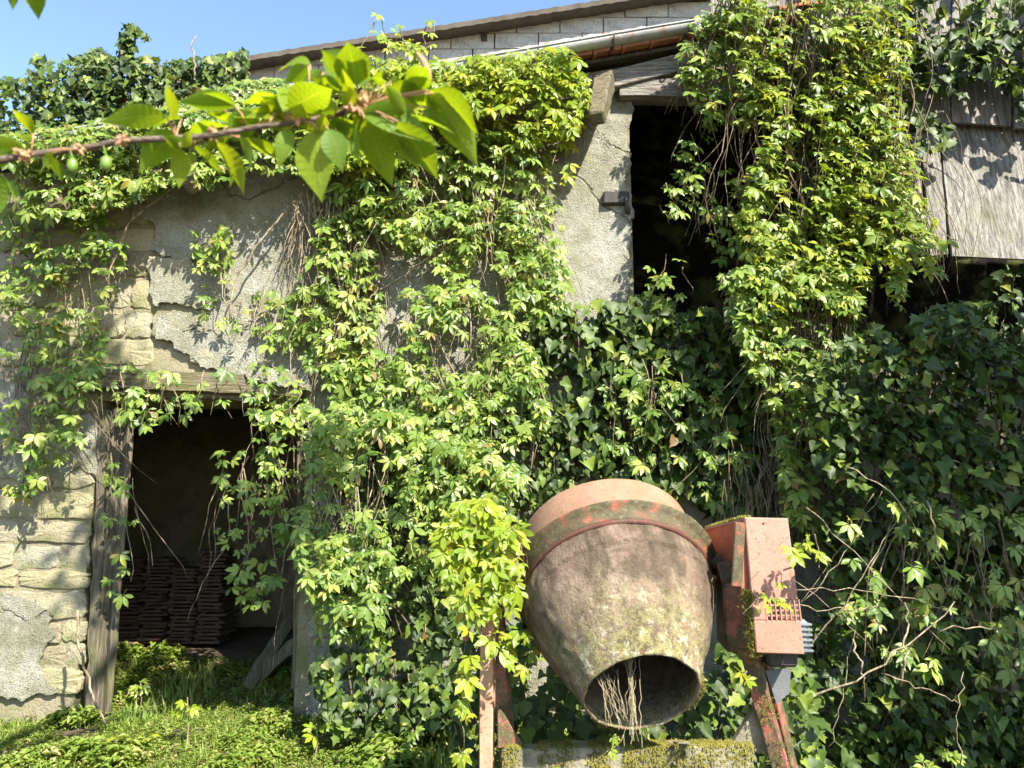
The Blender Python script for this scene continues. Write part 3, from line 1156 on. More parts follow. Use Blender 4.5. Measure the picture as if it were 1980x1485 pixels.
# ------------------------------------------------------------------ cement mixer
ringC = EYE + (CF + CR * ((1189 - 990) / FPX) + CU * ((742.5 - 1132) / FPX)) * 3.30
sight = (CF + CR * ((1225 - 990) / FPX) + CU * ((742.5 - 1230) / FPX)).normalized()
s_dn = (-CU + 0.26 * CR)
s_dn = (s_dn - sight * s_dn.dot(sight)).normalized()
axis = (-0.62 * sight + 0.785 * s_dn).normalized()
mixer = thing('cement_mixer', (ringC.x, ringC.y, 0.0), 'rusty red cement mixer with lichen crusted drum tipped forward', 'cement mixer')
zax = axis
xax = (CR - zax * CR.dot(zax)).normalized()
yax = zax.cross(xax)
DM = Matrix((xax, yax, zax)).transposed().to_4x4()
DM.translation = ringC


def drum_part(mb, name, mat, parent, smooth=True):
    o = mb.build(name, mat, parent, smooth)
    o.matrix_parent_inverse = world_of(parent).inverted()
    o.matrix_basis = DM
    return o


def crust(mb, amp, sc, seed=0):
    out = []
    for v in mb.v:
        p = Vector(v)
        r = Vector((p.x, p.y, 0))
        if r.length > 1e-6:
            r.normalize()
        d = noise.noise(Vector((p.x * sc, p.y * sc, p.z * sc + seed))) + 0.5 * noise.noise(Vector((p.x * sc * 3, p.y * sc * 3, p.z * sc * 3 + seed)))
        out.append(tuple(p + r * d * amp))
    mb.v = out
    return mb


cone = [(0.392, 0.036), (0.397, 0.06), (0.397, 0.10), (0.394, 0.136), (0.382, 0.139), (0.382, 0.155), (0.374, 0.19), (0.360, 0.23), (0.343, 0.27), (0.324, 0.31), (0.304, 0.35), (0.283, 0.39), (0.262, 0.43), (0.243, 0.47), (0.228, 0.505), (0.222, 0.520),
        (0.221, 0.530), (0.214, 0.534), (0.207, 0.527), (0.21, 0.515), (0.235, 0.46), (0.275, 0.385), (0.325, 0.29), (0.36, 0.19), (0.37, 0.1), (0.37, -0.10), (0.36, -0.20), (0.25, -0.26), (0.01, -0.265)]
cone = [p for a, b in zip(cone, cone[1:]) for p in ((a, ((a[0] + b[0]) / 2, (a[1] + b[1]) / 2)) if abs(b[1] - a[1]) > 0.03 else (a,))] + [cone[-1]]
drum = drum_part(crust(crust(MB().lathe(cone, 180), 0.008, 5), 0.0045, 24, 5), 'drum', 'drum_crust', mixer)
bowl = [(0.410, -0.032), (0.406, -0.05), (0.401, -0.10), (0.395, -0.15), (0.388, -0.20), (0.384, -0.225), (0.390, -0.229), (0.390, -0.240), (0.380, -0.246), (0.362, -0.266), (0.33, -0.282), (0.24, -0.305), (0.01, -0.315)]
drum_part(crust(MB().lathe(bowl, 96), 0.002, 6, 3), 'drum_bowl', 'bowl_paint', mixer)
flange = [(0.398, 0.036), (0.405, 0.020), (0.416, -0.002), (0.426, -0.022), (0.449, -0.027), (0.450, -0.034), (0.443, -0.039), (0.405, -0.036), (0.39, 0.0)]
drum_part(crust(MB().lathe(flange, 140, True), 0.0018, 14, 2), 'ring_flange', 'ring_paint', mixer)
hoop = drum_part(MB().lathe([(0.396, 0.034), (0.406, 0.032), (0.409, 0.038), (0.405, 0.046), (0.396, 0.048)], 120), 'hoop', 'hoop_paint', mixer)
for a in (R(-104), R(-64), R(-28), R(8), R(-144), R(176)):
    m = MB()
    c = Vector((math.cos(a), math.sin(a), 0))
    p = c * 0.406 + Vector((0, 0, 0.044))
    m.tube([p - c * 0.01, p + c * 0.012], 0.015, 8)
    m.tube([p + c * 0.004, p + c * 0.020], 0.008, 6)
    drum_part(m, 'bolt', 'bowl_paint', hoop, False)


# moss tufts -------------------------------------------------------------
def tufts(name, pts, nrms, size, parent, mat='moss', seed=3):
    r = random.Random(seed)
    V, F = [], []
    for p, nn in zip(pts, nrms):
        nn = Vector(nn).normalized()
        s = nn.orthogonal().normalized()
        q = nn.cross(s)
        for k in range(3):
            c = Vector(p) + s * r.uniform(-1, 1) * size * 0.8 + q * r.uniform(-1, 1) * size * 0.8
            h = size * r.uniform(0.5, 1.4)
            o = len(V)
            a0 = r.uniform(0, 6)
            for j in range(3):
                a = a0 + j * 2.1
                V.append(c + (s * math.cos(a) + q * math.sin(a)) * size * 0.45 - nn * size * 0.2)
            V.append(c + nn * h + (s * r.uniform(-1, 1) + q * r.uniform(-1, 1)) * size * 0.4)
            F += [(o, o + 1, o + 3), (o + 1, o + 2, o + 3), (o + 2, o, o + 3)]
    me = mesh_np(name, np.array([tuple(v) for v in V]), np.array(F), mat)
    o = link(name, me, parent)
    o['kind'] = 'stuff'
    return o


pts, nr = [], []
for k in range(420):                 # moss on the mouth rim, left top and right
    a = rs.gauss(R(-122), 0.13) if rs.random() < 0.55 else rs.gauss(R(-12), 0.2)
    c = Vector((math.cos(a), math.sin(a), 0))
    p = c * rs.uniform(0.214, 0.24) + Vector((0, 0, rs.uniform(0.49, 0.532)))
    pts.append(DM @ p)
    nr.append(DM.to_3x3() @ (c + Vector((0, 0, 0.4))))
tufts('moss', pts, nr, 0.006, mixer)
pts, nr = [], []
for k in range(700):                 # crust of moss under the hoop
    a = rs.uniform(R(-170), R(-5))
    if noise.noise(Vector((a * 6, 1, 2))) + rs.gauss(0, 0.3) < 0.25:
        continue
    c = Vector((math.cos(a), math.sin(a), 0))
    pts.append(DM @ (c * 0.400 + Vector((0, 0, rs.uniform(0.03, 0.075)))))
    nr.append(DM.to_3x3() @ c)
tufts('moss', pts, nr, 0.005, mixer, seed=8)

# roots hanging out of the mouth
hb = MB()
for k in range(30):
    two = k % 2
    a = at(1172 + rs.gauss(0, 13), 1300 + rs.uniform(-6, 16), 2.93 + rs.uniform(0, .06)) if two else at(1222 + rs.gauss(0, 7), 1276 + rs.uniform(-6, 4), 2.96 + rs.uniform(0, .05))
    e = at(1194 + rs.gauss(0, 11), rs.uniform(1375, 1412), 2.84) if two else at(1224 + rs.gauss(0, 11), rs.uniform(1375, 1455), 2.84)
    nn = 9
    hb.tube([a.lerp(e, i / nn) + Vector((rs.gauss(0, .0035), rs.gauss(0, .004), 0)) for i in range(nn + 1)], rs.uniform(0.0006, 0.0011), 3)
roots = hb.build('dry_roots', 'root_hair', None)
tag(roots, 'two tresses of dry root hairs hanging out of the mixer drum mouth', 'dry roots')


# frame of the mixer ------------------------------------------------------
def mbar(name, mat, a, b, w, d, n=6, jit=0.002, parent=mixer, bevel=0.004, up=Vector((0, 0, 1))):
    m = MB()
    m.bar(a, b, w, d, n, jit, up)
    return m.build(name, mat, parent, bevel=bevel)


post = mbar('frame_post', 'pole_paint', at(945, 1040, 3.38), at(940, 1640, 3.36), 0.055, 0.055)
mbar('frame_leg', 'leg_paint', at(958, 1150, 3.44), at(1000, 1700, 3.75), 0.05, 0.06)
mbar('frame_leg', 'leg_paint', at(1402, 1085, 3.30), at(1530, 1560, 3.22), 0.065, 0.06, 10, 0.004)
mbar('frame_leg', 'leg_paint', at(1470, 1240, 3.40), at(1560, 1620, 3.60), 0.05, 0.05)
beam = mbar('base_beam', 'concrete', at(972, 1464, 3.33), at(1452, 1462, 3.26), 0.092, 0.09, 22, 0.008, bevel=0.008)
mbar('base_foot', 'leg_paint', at(940, 1640, 3.2), at(1010, 1700, 3.9), 0.05, 0.08)
mbar('base_foot', 'leg_paint', at(1540, 1560, 3.1), at(1580, 1620, 3.7), 0.05, 0.08)
# triangular gussets
for (p, mt) in (([(962, 1362), (1010, 1440), (962, 1448)], 'leg_paint'), ([(1462, 1366), (1500, 1456), (1404, 1458)], 'concrete')):
    m = MB()
    Yg = 3.32 if p[0][0] < 1200 else 3.27
    q = [at(x, y, Yg) for x, y in p]
    m.add(q + [v + Vector((0, 0.04, 0)) for v in q], [(0, 1, 2), (5, 4, 3), (0, 3, 4, 1), (1, 4, 5, 2), (2, 5, 3, 0)])
    m.build('gusset', mt, mixer, bevel=0.003)
# yoke behind the drum
yk = MB()
yl, yr, ym = at(985, 1120, 3.40), at(1402, 1090, 3.36), ringC - axis * 0.36
yk.tube([yl, yl.lerp(ym, 0.5) + Vector((-.06, .12, .02)), ym + Vector((-.1, .05, 0)), ym, ym + Vector((.1, .05, 0)), yr.lerp(ym, 0.5) + Vector((.06, .12, .02)), yr], 0.035, 10)
yk.build('yoke', 'ring_paint', mixer, smooth=True)
jn = MB()
jn.tube([at(930, 1122, 3.40), at(1010, 1122, 3.40)], 0.045, 12)
jn.build('trunnion', 'bowl_paint', mixer, smooth=True)
# tilt lever, a flat bar with a rounded head
lv = MB()
lp = [(905, 968), (910, 1010), (912, 1070), (909, 1130), (905, 1190), (900, 1238)]
lv.tube([at(x, y, 3.30) for x, y in lp], [0.014, 0.020, 0.021, 0.022, 0.021, 0.012], 8)
lv.build('tilt_lever', 'bowl_paint', mixer, smooth=True)

# motor housing: deep side casing, flange strip, tapered front cover with a grille
Hf = 3.08


def quad_prism(name, mat, front, back, parent=mixer, bevel=0.004):
    m = MB()
    m.hexa([front[3], front[2], back[2], back[3], front[0], front[1], back[1], back[0]])
    return m.build(name, mat, parent, bevel=bevel)


fr4 = [at(1440, 1001, Hf), at(1524, 1003, Hf), at(1556, 1266, Hf - 0.03), at(1463, 1263, Hf - 0.03)]
# cover: sheet frame round the grille opening
gy0, gy1 = 1160, 1200


def fx(y, t):                        # x on the cover front at a picture row
    k = (y - 1002) / 263.0
    l, r_ = 1440 + 23 * k, 1524 + 32 * k
    return l + (r_ - l) * t


def fp(y, t, dy=0.0):
    k = (y - 1002) / 263.0
    return at(fx(y, t), y, Hf - 0.03 * k + dy)


cv = quad_prism('motor_cover', 'box_paint', [fp(1001, 0), fp(1003, 1), fp(gy0, 1), fp(gy0, 0)], [fp(1001, 0) + Vector((0, .10, 0)), fp(1003, 1) + Vector((0, .10, 0)), fp(gy0, 1) + Vector((0, .13, 0)), fp(gy0, 0) + Vector((0, .13, 0))])
quad_prism('cover_panel', 'box_paint', [fp(gy1, 0), fp(gy1, 1), fp(1266, 1), fp(1263, 0)], [fp(gy1, 0) + Vector((0, .13, 0)), fp(gy1, 1) + Vector((0, .13, 0)), fp(1266, 1) + Vector((0, .15, 0)), fp(1263, 0) + Vector((0, .15, 0))], cv)
quad_prism('cover_panel', 'box_paint', [fp(gy0, 0), fp(gy0, .28), fp(gy1, .28), fp(gy1, 0)], [p + Vector((0, .13, 0)) for p in (fp(gy0, 0), fp(gy0, .28), fp(gy1, .28), fp(gy1, 0))], cv)
gr = MB()
for i in range(8):
    t = 0.28 + 0.72 * i / 7.0
    gr.bar(fp(gy0 - 1, t, 0.004), fp(gy1 + 1, t, 0.004), 0.007, 0.006)
for j in range(1, 4):
    y = gy0 + (gy1 - gy0) * j / 4.0
    gr.bar(fp(y, 0.27, 0.006), fp(y, 1.0, 0.006), 0.007, 0.006)
gr.build('grille', 'box_paint', cv)
gv = MB()
gv.hexa([fp(gy1, .28, .1), fp(gy1, 1, .1), fp(gy1, 1, .13), fp(gy1, .28, .13), fp(gy0, .28, .1), fp(gy0, 1, .1), fp(gy0, 1, .13), fp(gy0, .28, .13)])
gv.build('grille_back', 'iron', cv)
dt = MB()
dt.tube([fp(1012, 0.42, 0.002), fp(1012, 0.42, -0.004)], 0.004, 6)
dt.build('rivet', 'iron', cv)
# side casing: left wall going back to the drum, top sheet with moss
sa, sb, sc_, sd = at(1438, 1004, Hf + .02), at(1366, 1024, Hf + .40), at(1392, 1210, Hf + .40), at(1455, 1215, Hf + .02)
m = MB()
for p in (sa, sb, sc_, sd):
    m.v.append(tuple(p))
for p in (sa, sb, sc_, sd):
    m.v.append(tuple(p + Vector((0.012, 0.01, 0))))
m.f = [(0, 1, 2, 3), (7, 6, 5, 4), (0, 4, 5, 1), (1, 5, 6, 2), (2, 6, 7, 3), (3, 7, 4, 0)]
side = m.build('side_plate', 'side_paint', mixer, bevel=0.002)
m = MB()
ta, tb, tc, td = fp(1000, 0, 0.01), fp(1002, 1, 0.01), at(1500, 1022, Hf + .40), at(1362, 1021, Hf + .40)
m.add([ta, tb, tc, td] + [p + Vector((0, 0, -0.012)) for p in (ta, tb, tc, td)], [(0, 1, 2, 3), (7, 6, 5, 4), (0, 4, 5, 1), (1, 5, 6, 2), (2, 6, 7, 3), (3, 7, 4, 0)])
m.build('top_plate', 'box_paint', mixer, bevel=0.002)
mbar('flange_strip', 'ring_paint', at(1431, 1010, Hf - .01), at(1424, 1135, Hf - .01), 0.012, 0.042, 4, 0.001, up=Vector((0, 1, 0)))
m = MB()
q = [at(1436, 1012, Hf + 0.012), at(1445, 1012, Hf + .012), at(1462, 1160, Hf + .012), at(1434, 1160, Hf + .012)]
m.add(q + [p + Vector((0, 0.02, 0)) for p in q], [(0, 1, 2, 3), (7, 6, 5, 4), (0, 4, 5, 1), (1, 5, 6, 2), (2, 6, 7, 3), (3, 7, 4, 0)])
m.build('flange_web', 'side_paint', mixer)
# gear case low behind the leg, electric motor behind the cover
quad_prism('gear_case', 'leg_paint', [at(1398, 1130, 3.22), at(1450, 1128, 3.14), at(1462, 1262, 3.12), at(1402, 1262, 3.22)], [p + Vector((.04, .28, 0)) for p in (at(1398, 1130, 3.22), at(1450, 1128, 3.14), at(1462, 1262, 3.12), at(1402, 1262, 3.22))], bevel=0.012)
mo = MB()
p0, p1 = at(1549, 1196, 3.20), at(1563, 1262, 3.20)
mo.box(p0.x - 0.06, p1.x - 0.004, 3.16, 3.40, p1.z, p0.z)
motor = mo.build('motor', 'motor_grey', mixer, bevel=0.014)
for k in range(6):
    f_ = MB()
    z = p1.z + (p0.z - p1.z) * (k + 0.7) / 6.6
    f_.box(p0.x - 0.05, p1.x + 0.004, 3.152, 3.39, z - 0.004, z + 0.004)
    f_.build('cooling_fin', 'motor_grey', motor, bevel=0.001)
m = MB()
p0 = at(1470, 1268, 3.2)
m.box(p0.x + 0.03, p0.x + 0.15, 3.20, 3.3, p0.z - 0.045, p0.z + 0.02)
m.build('motor_base', 'iron', mixer, bevel=0.01)
m = MB()
q = [at(1480, 1296, 3.35), at(1530, 1292, 3.35), at(1526, 1340, 3.35), at(1502, 1362, 3.35)]
m.add(q + [p + Vector((0, 0.006, 0)) for p in q], [(0, 1, 2, 3), (7, 6, 5, 4), (0, 4, 5, 1), (1, 5, 6, 2), (2, 6, 7, 3), (3, 7, 4, 0)])
m.build('guard_plate', 'sheet_metal', mixer)
# moss on the housing, the leg and the base beam
pts, nr = [], []
for k in range(520):
    t = rs.random()
    p = sa.lerp(sb, t) + Vector((rs.uniform(-.004, .03), 0, 0.010 + rs.uniform(-.004, .004)))
    pts.append(p)
    nr.append((rs.uniform(-.4, .2), -0.2, 1))
for k in range(1100):
    t = rs.random()
    y = 1140 + 130 * t
    pts.append(at(1446 + 14 * t + rs.gauss(0, 7), y, 3.06 + rs.uniform(0, .04)))
    nr.append((-0.5, -0.8, 0.4))
for k in range(900):
    t = rs.random()
    if noise.noise(Vector((t * 9, 3, 1))) + rs.gauss(0, .25) < 0.05:
        continue
    p = at(1402, 1085, 3.30).lerp(at(1530, 1560, 3.22), t)
    pts.append(p + Vector((rs.uniform(-.04, .04), -0.038, 0)))
    nr.append((rs.uniform(-.5, .2), -0.8, 0.5))
tufts('moss', pts, nr, 0.006, mixer, seed=5)
pts, nr = [], []
for k in range(3200):
    t = rs.random()
    p = at(972, 1464, 3.33).lerp(at(1452, 1462, 3.26), t)
    dens = (0.45 if t > 0.45 else 0.1)
    if noise.noise(Vector((t * 14, 7, 1))) + rs.gauss(0, .2) + dens < 0.1:
        continue
    pts.append(p + Vector((0, rs.uniform(-.045, .045), 0.047)) if rs.random() < .6 else p + Vector((0, -0.047, rs.uniform(-.03, .055))))
    nr.append((0, -0.5, 1))
tufts('moss', pts, nr, 0.008, mixer, seed=6)

# ------------------------------------------------------------------ tile stack and timbers inside the door
st = thing('tile_stack', at(330, 1240, 7.9), 'stack of old clay roof tiles in the dark room behind the door', 'tile stack')
zf = at(330, 1240, 7.9).z
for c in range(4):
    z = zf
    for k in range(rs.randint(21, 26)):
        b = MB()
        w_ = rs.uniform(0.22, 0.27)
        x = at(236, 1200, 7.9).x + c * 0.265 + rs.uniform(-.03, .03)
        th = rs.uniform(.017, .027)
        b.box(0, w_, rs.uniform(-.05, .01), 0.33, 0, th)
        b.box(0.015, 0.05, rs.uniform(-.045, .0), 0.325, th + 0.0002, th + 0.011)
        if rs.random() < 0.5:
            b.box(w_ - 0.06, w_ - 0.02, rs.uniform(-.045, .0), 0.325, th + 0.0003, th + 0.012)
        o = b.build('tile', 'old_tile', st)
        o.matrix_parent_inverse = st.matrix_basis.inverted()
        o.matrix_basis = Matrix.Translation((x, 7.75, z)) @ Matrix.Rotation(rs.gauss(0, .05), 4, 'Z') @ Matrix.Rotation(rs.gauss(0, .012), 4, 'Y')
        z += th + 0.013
for (pa, pb, rad) in (((475, 1330, 6.7), (560, 1200, 6.9), 0.045), ((500, 1310, 6.8), (575, 1240, 6.75), 0.05)):
    m = MB()
    m.bar(at(*pa), at(*pb), rad * 2, rad * 1.6, 6, 0.008)
    tag(m.build('timber', 'post_wood', None, bevel=0.006), 'dark old timber leaning inside the right of the doorway, ' + ('the longer one' if rad < .047 else 'the lower one'), 'timber', 'timbers leaning in the doorway')
m = MB()
m.bar(Vector((at(262, 1380, 5.75).x, 5.80, 0.015)), Vector((at(400, 1380, 5.7).x, 5.66, 0.05)), 0.05, 0.13, 8, 0.012)
tag(m.build('sill_board', 'post_wood', None, bevel=0.008), 'rotten board lying on the ground across the doorway', 'board')
# grey sheet caught in the ivy at the far right
m = MB()
q = [at(1925, 702, 5.0), at(2040, 690, 5.1), at(2040, 760, 5.1), at(1922, 745, 5.0)]
m.add(q + [p + Vector((0, 0.012, 0)) for p in q], [(0, 1, 2, 3), (7, 6, 5, 4), (0, 4, 5, 1), (1, 5, 6, 2), (2, 6, 7, 3), (3, 7, 4, 0)])
tag(m.build('metal_sheet', 'sheet_metal', None), 'grey metal sheet sticking out of the ivy at the right edge', 'metal sheet')

# ------------------------------------------------------------------ climbing plants
CG, IG = 'creepers on the barn', 'ivy on the barn'
G0 = lambda px, Y: (at(px, 900, Y).x, Y, ground_z(at(px, 900, Y).x, Y))
vine('virginia_creeper', 'creeper with loose strands on the bare stones left of the door', 'creeper', 'creeper', 'creeper_leaf',
     [([(0, 400), (120, 390), (230, 420), (260, 520), (190, 600), (150, 700), (60, 640), (0, 620)], 130, 5.70, 5.93),
      ([(0, 640), (90, 600), (170, 560), (200, 640), (180, 760), (120, 900), (60, 960), (0, 960)], 140, 5.62, 5.9)],
     G0(60, 5.9), CG, seed=11, strands=34, clump=0.45)
vine('virginia_creeper', 'creeper massed along the gutter at the upper left', 'creeper', 'creeper', 'creeper_leaf',
     [([(-20, 285), (100, 250), (300, 205), (470, 150), (560, 150), (640, 230), (620, 330), (480, 340), (330, 360), (220, 400), (100, 420), (-20, 440)], 800, 5.45, 5.88),
      ([(-20, 262), (200, 226), (420, 188), (620, 156), (620, 210), (420, 240), (200, 278), (-20, 318)], 260, 5.36, 5.54)],
     G0(300, 5.9), CG, seed=12, strands=40, clump=0.33)
vine('virginia_creeper', 'creeper heaped on the roof edge behind the cherry branch', 'creeper', 'creeper', 'creeper_gold',
     [([(610, 130), (660, 90), (740, 70), (800, 80), (850, 110), (860, 200), (800, 300), (690, 330), (600, 320)], 380, 5.35, 5.75),
      ([(850, 140), (960, 122), (1090, 104), (1130, 120), (1140, 170), (1130, 230), (1060, 290), (960, 260), (860, 250)], 300, 5.4, 5.8),
      ([(690, 136), (770, 122), (900, 110), (1100, 86), (1118, 150), (1000, 210), (780, 230)], 330, 5.36, 5.55),
      ([(728, 22), (746, 22), (746, 80), (730, 80)], 4, 5.3, 5.4),
      ([(762, 42), (778, 42), (778, 84), (764, 84)], 3, 5.3, 5.4),
      ([(822, 36), (838, 36), (836, 100), (824, 100)], 4, 5.3, 5.4),
      ([(1060, 230), (1130, 200), (1130, 320), (1090, 360), (1060, 300)], 26, 5.6, 5.9)],
     G0(800, 5.9), CG, seed=13, strands=26, clump=0.28)
vine('virginia_creeper', 'creeper strands tangled on the render right above the door', 'creeper', 'creeper', 'creeper_leaf',
     [([(560, 380), (600, 330), (720, 330), (740, 560), (720, 720), (700, 860), (640, 860), (620, 700), (570, 560)], 420, 5.66, 5.93),
      ([(370, 440), (440, 430), (460, 560), (620, 560), (620, 700), (400, 640)], 85, 5.75, 5.93)],
     G0(650, 5.9), CG, seed=14, strands=120, clump=0.38, stem='dry_stem', srad=0.004)
vine('virginia_creeper', 'thick bright creeper curtain down the middle of the wall', 'creeper', 'creeper', 'creeper_leaf',
     [([(640, 260), (760, 250), (960, 250), (1060, 300), (1070, 380), (1090, 450), (1100, 560), (1050, 640), (960, 640), (900, 560), (820, 500), (720, 440)], 760, 5.5, 5.9),
      ([(780, 560), (900, 540), (1010, 620), (1050, 700), (1060, 820), (960, 900), (800, 880), (700, 820), (720, 700)], 680, 5.4, 5.85)],
     G0(900, 5.9), CG, stem='dry_stem', seed=15, strands=110, clump=0.32)
vine('virginia_creeper', 'creeper hanging low between the door and the mixer', 'creeper', 'creeper', 'creeper_leaf',
     [([(610, 800), (760, 780), (900, 860), (1010, 900), (1000, 960), (860, 1000), (840, 1080), (760, 1130), (700, 1280), (630, 1300), (610, 1180), (570, 1060)], 720, 5.2, 5.75)],
     G0(700, 5.8), CG, stem='dry_stem', seed=16, strands=60, clump=0.35)
vine('virginia_creeper', 'creeper trailing across the door lintel and down its right side', 'creeper', 'creeper', 'creeper_leaf',
     [([(60, 730), (180, 680), (330, 720), (480, 700), (600, 690), (600, 760), (560, 830), (460, 780), (330, 810), (220, 850), (60, 900)], 78, 5.55, 5.82),
      ([(490, 780), (590, 760), (610, 860), (600, 1050), (560, 1060), (500, 960)], 60, 5.62, 5.85),
      ([(430, 860), (520, 880), (560, 1000), (520, 1180), (430, 1190), (420, 1040)], 42, 5.55, 5.8),
      ([(200, 860), (265, 900), (260, 1150), (200, 1160)], 18, 5.6, 5.85)],
     G0(560, 5.85), CG, seed=17, strands=46, clump=0.35)
vine('virginia_creeper', 'sunlit creeper smothering the tilt lever and left post of the mixer', 'creeper', 'creeper', 'creeper_gold',
     [([(880, 970), (950, 960), (1005, 1010), (1010, 1090), (1000, 1180), (900, 1180), (850, 1100), (850, 1020)], 190, 3.10, 3.36),
      ([(890, 1180), (990, 1170), (1030, 1240), (1030, 1290), (1000, 1300), (975, 1290), (960, 1230), (920, 1260), (905, 1330), (925, 1485), (885, 1485), (885, 1330)], 38, 3.12, 3.32)],
     (at(930, 1400, 3.3).x, 3.3, ground_z(0, 3.3)), CG, size=(0.058, 0.085), seed=18, strands=30, srad=0.0028, clump=0.3)
vine('virginia_creeper', 'huge creeper cascade over the right end of the roof', 'creeper', 'creeper', 'creeper_mid',
     [([(1400, -60), (1560, -60), (1750, -60), (1760, 60), (1740, 200), (1775, 350), (1835, 470), (1790, 480), (1830, 540), (1760, 500), (1740, 590), (1690, 500), (1640, 640), (1560, 560), (1480, 620), (1420, 420), (1480, 250), (1400, 120)], 1900, 5.0, 5.62)],
     G0(1560, 5.5), CG, seed=19, strands=110, clump=0.27, nrm=(0.25, -0.6, 0.65))
vine('virginia_creeper', 'darker green creeper overhanging the left of the loft opening', 'creeper', 'creeper', 'creeper_leaf',
     [([(1320, 90), (1400, -40), (1500, 60), (1500, 230), (1440, 240), (1360, 230), (1310, 190)], 200, 5.25, 5.6),
      ([(1290, 330), (1400, 310), (1500, 400), (1500, 560), (1400, 560), (1350, 420), (1270, 420)], 80, 5.4, 5.75),
      ([(1235, 480), (1310, 470), (1330, 560), (1280, 590), (1235, 520)], 12, 5.5, 5.7),
      ([(1300, 230), (1380, 220), (1380, 330), (1300, 320)], 16, 5.5, 5.7)],
     G0(1400, 5.7), CG, seed=20, strands=60, clump=0.3)
vine('virginia_creeper', 'narrow creeper column hanging below the cascade towards the mixer motor', 'creeper', 'creeper', 'creeper_leaf',
     [([(1390, 520), (1560, 500), (1660, 560), (1640, 760), (1600, 900), (1590, 1030), (1520, 1000), (1500, 800), (1440, 700)], 640, 5.05, 5.55),
      ([(1150, 820), (1200, 680), (1380, 700), (1440, 900), (1380, 1000), (1340, 900), (1180, 900)], 70, 5.4, 5.65),
      ([(1640, 960), (1760, 940), (1980, 1000), (1980, 1300), (1860, 1350), (1760, 1300), (1640, 1200)], 95, 4.35, 4.7)],
     G0(1540, 5.4), CG, seed=21, strands=130, srad=0.004, clump=0.3)
vine('virginia_creeper', 'small creeper shoot lying across the mixer motor grille', 'creeper', 'creeper', 'creeper_gold',
     [([(1520, 1035), (1580, 1030), (1590, 1080), (1530, 1080)], 9, 2.86, 2.98),
      ([(1462, 1140), (1520, 1120), (1520, 1165), (1466, 1180)], 7, 2.88, 2.98),
      ([(1420, 1290), (1450, 1290), (1450, 1320), (1420, 1320)], 2, 2.9, 3.0),
      ([(1160, 1420), (1210, 1420), (1210, 1460), (1160, 1460)], 2, 2.9, 3.0)],
     (at(1500, 1400, 3.1).x, 3.1, ground_z(1, 3.1)), CG, size=(0.045, 0.062), seed=22, strands=8, srad=0.002, clump=0.0)

ivy_o = dict(tip=(0.0, -0.35, -0.9), nrm=(0.1, -0.85, 0.45), tipj=(0.45, 0.3, 0.3), nrmj=(0.42, 0.3, 0.42))
vine('ivy', 'dense ivy bank on top of the building at the upper left', 'ivy', 'ivy', 'ivy_leaf',
     [([(-40, 150), (10, 145), (40, 155), (75, 105), (110, 118), (150, 110), (195, 92), (225, 115), (240, 105), (330, 118), (400, 110), (480, 95), (480, 140), (470, 200), (430, 260), (200, 290), (-40, 320)], 3300, 7.2, 7.75),
      ([(228, 115), (238, 62), (250, 58), (262, 110), (268, 125)], 110, 7.4, 7.6),
      ([(238, 62), (240, 50), (262, 48), (290, 72), (288, 80), (258, 58)], 34, 7.45, 7.55)],
     (-4.0, 7.5, 0.2), IG, size=(0.075, 0.115), seed=31, strands=30, clump=0.1, **ivy_o)
vine('ivy', 'dark ivy carpet on the wall under the loft opening', 'ivy', 'ivy', 'ivy_leaf',
     [([(1030, 640), (1080, 590), (1160, 580), (1230, 590), (1300, 590), (1420, 600), (1500, 640), (1500, 800), (1440, 830), (1350, 840), (1300, 850), (1290, 950), (1180, 930), (1100, 860), (1020, 760)], 1500, 5.55, 5.9),
      ([(1430, 640), (1660, 650), (1700, 760), (1640, 900), (1520, 860), (1440, 800)], 700, 5.5, 5.9),
      ([(1290, 860), (1340, 840), (1480, 820), (1640, 880), (1640, 1080), (1480, 1040), (1400, 1000), (1300, 960)], 420, 5.6, 5.9),
      ([(1210, 600), (1225, 570), (1270, 560), (1330, 590), (1400, 600), (1400, 640), (1220, 640)], 120, 5.6, 5.9)],
     G0(1250, 5.9), IG, size=(0.085, 0.125), seed=32, strands=70, clump=0.25, cell=60, **ivy_o)
vine('ivy', 'bulging shaded ivy bush filling the right edge', 'ivy', 'ivy', 'ivy_leaf',
     [([(1560, 690), (1640, 650), (1700, 625), (1760, 620), (1800, 590), (1860, 580), (1900, 620), (1960, 680), (2300, 690), (2300, 1100), (1960, 1100), (1880, 1050), (1800, 1080), (1680, 960), (1580, 900)], 5600, 4.55, 5.3),
      ([(1600, 900), (1700, 950), (1800, 1050), (2300, 1080), (2300, 1500), (1560, 1500), (1520, 1350), (1580, 1150)], 4400, 4.7, 5.4)],
     G0(1800, 5.2), IG, size=(0.05, 0.10), seed=33, strands=90, clump=0.3, cell=60, tip=(0, -0.5, -0.7), nrm=(0.1, -0.6, 0.65), tipj=(0.6, 0.4, 0.4), nrmj=(0.5, 0.35, 0.45))
vine('ivy', 'ivy spreading over the top of the grey boards at the upper right', 'ivy', 'ivy', 'ivy_leaf',
     [([(1740, -60), (2040, -60), (2040, 190), (1960, 180), (1900, 150), (1860, 190), (1800, 170), (1770, 200), (1740, 180)], 620, 5.35, 5.66),
      ([(1730, 180), (1790, 200), (1850, 260), (1840, 290), (1780, 300), (1730, 280)], 60, 5.4, 5.62),
      ([(1950, 160), (2040, 160), (2040, 280), (1970, 240)], 36, 5.4, 5.62),
      ([(1480, 40), (1740, 40), (1760, 300), (1780, 480), (1600, 500), (1520, 420), (1500, 200)], 520, 5.45, 5.66)],
     (at(1900, 0, 5.7).x, 5.7, 0.2), IG, size=(0.085, 0.125), seed=34, strands=22, clump=0.3, **ivy_o)
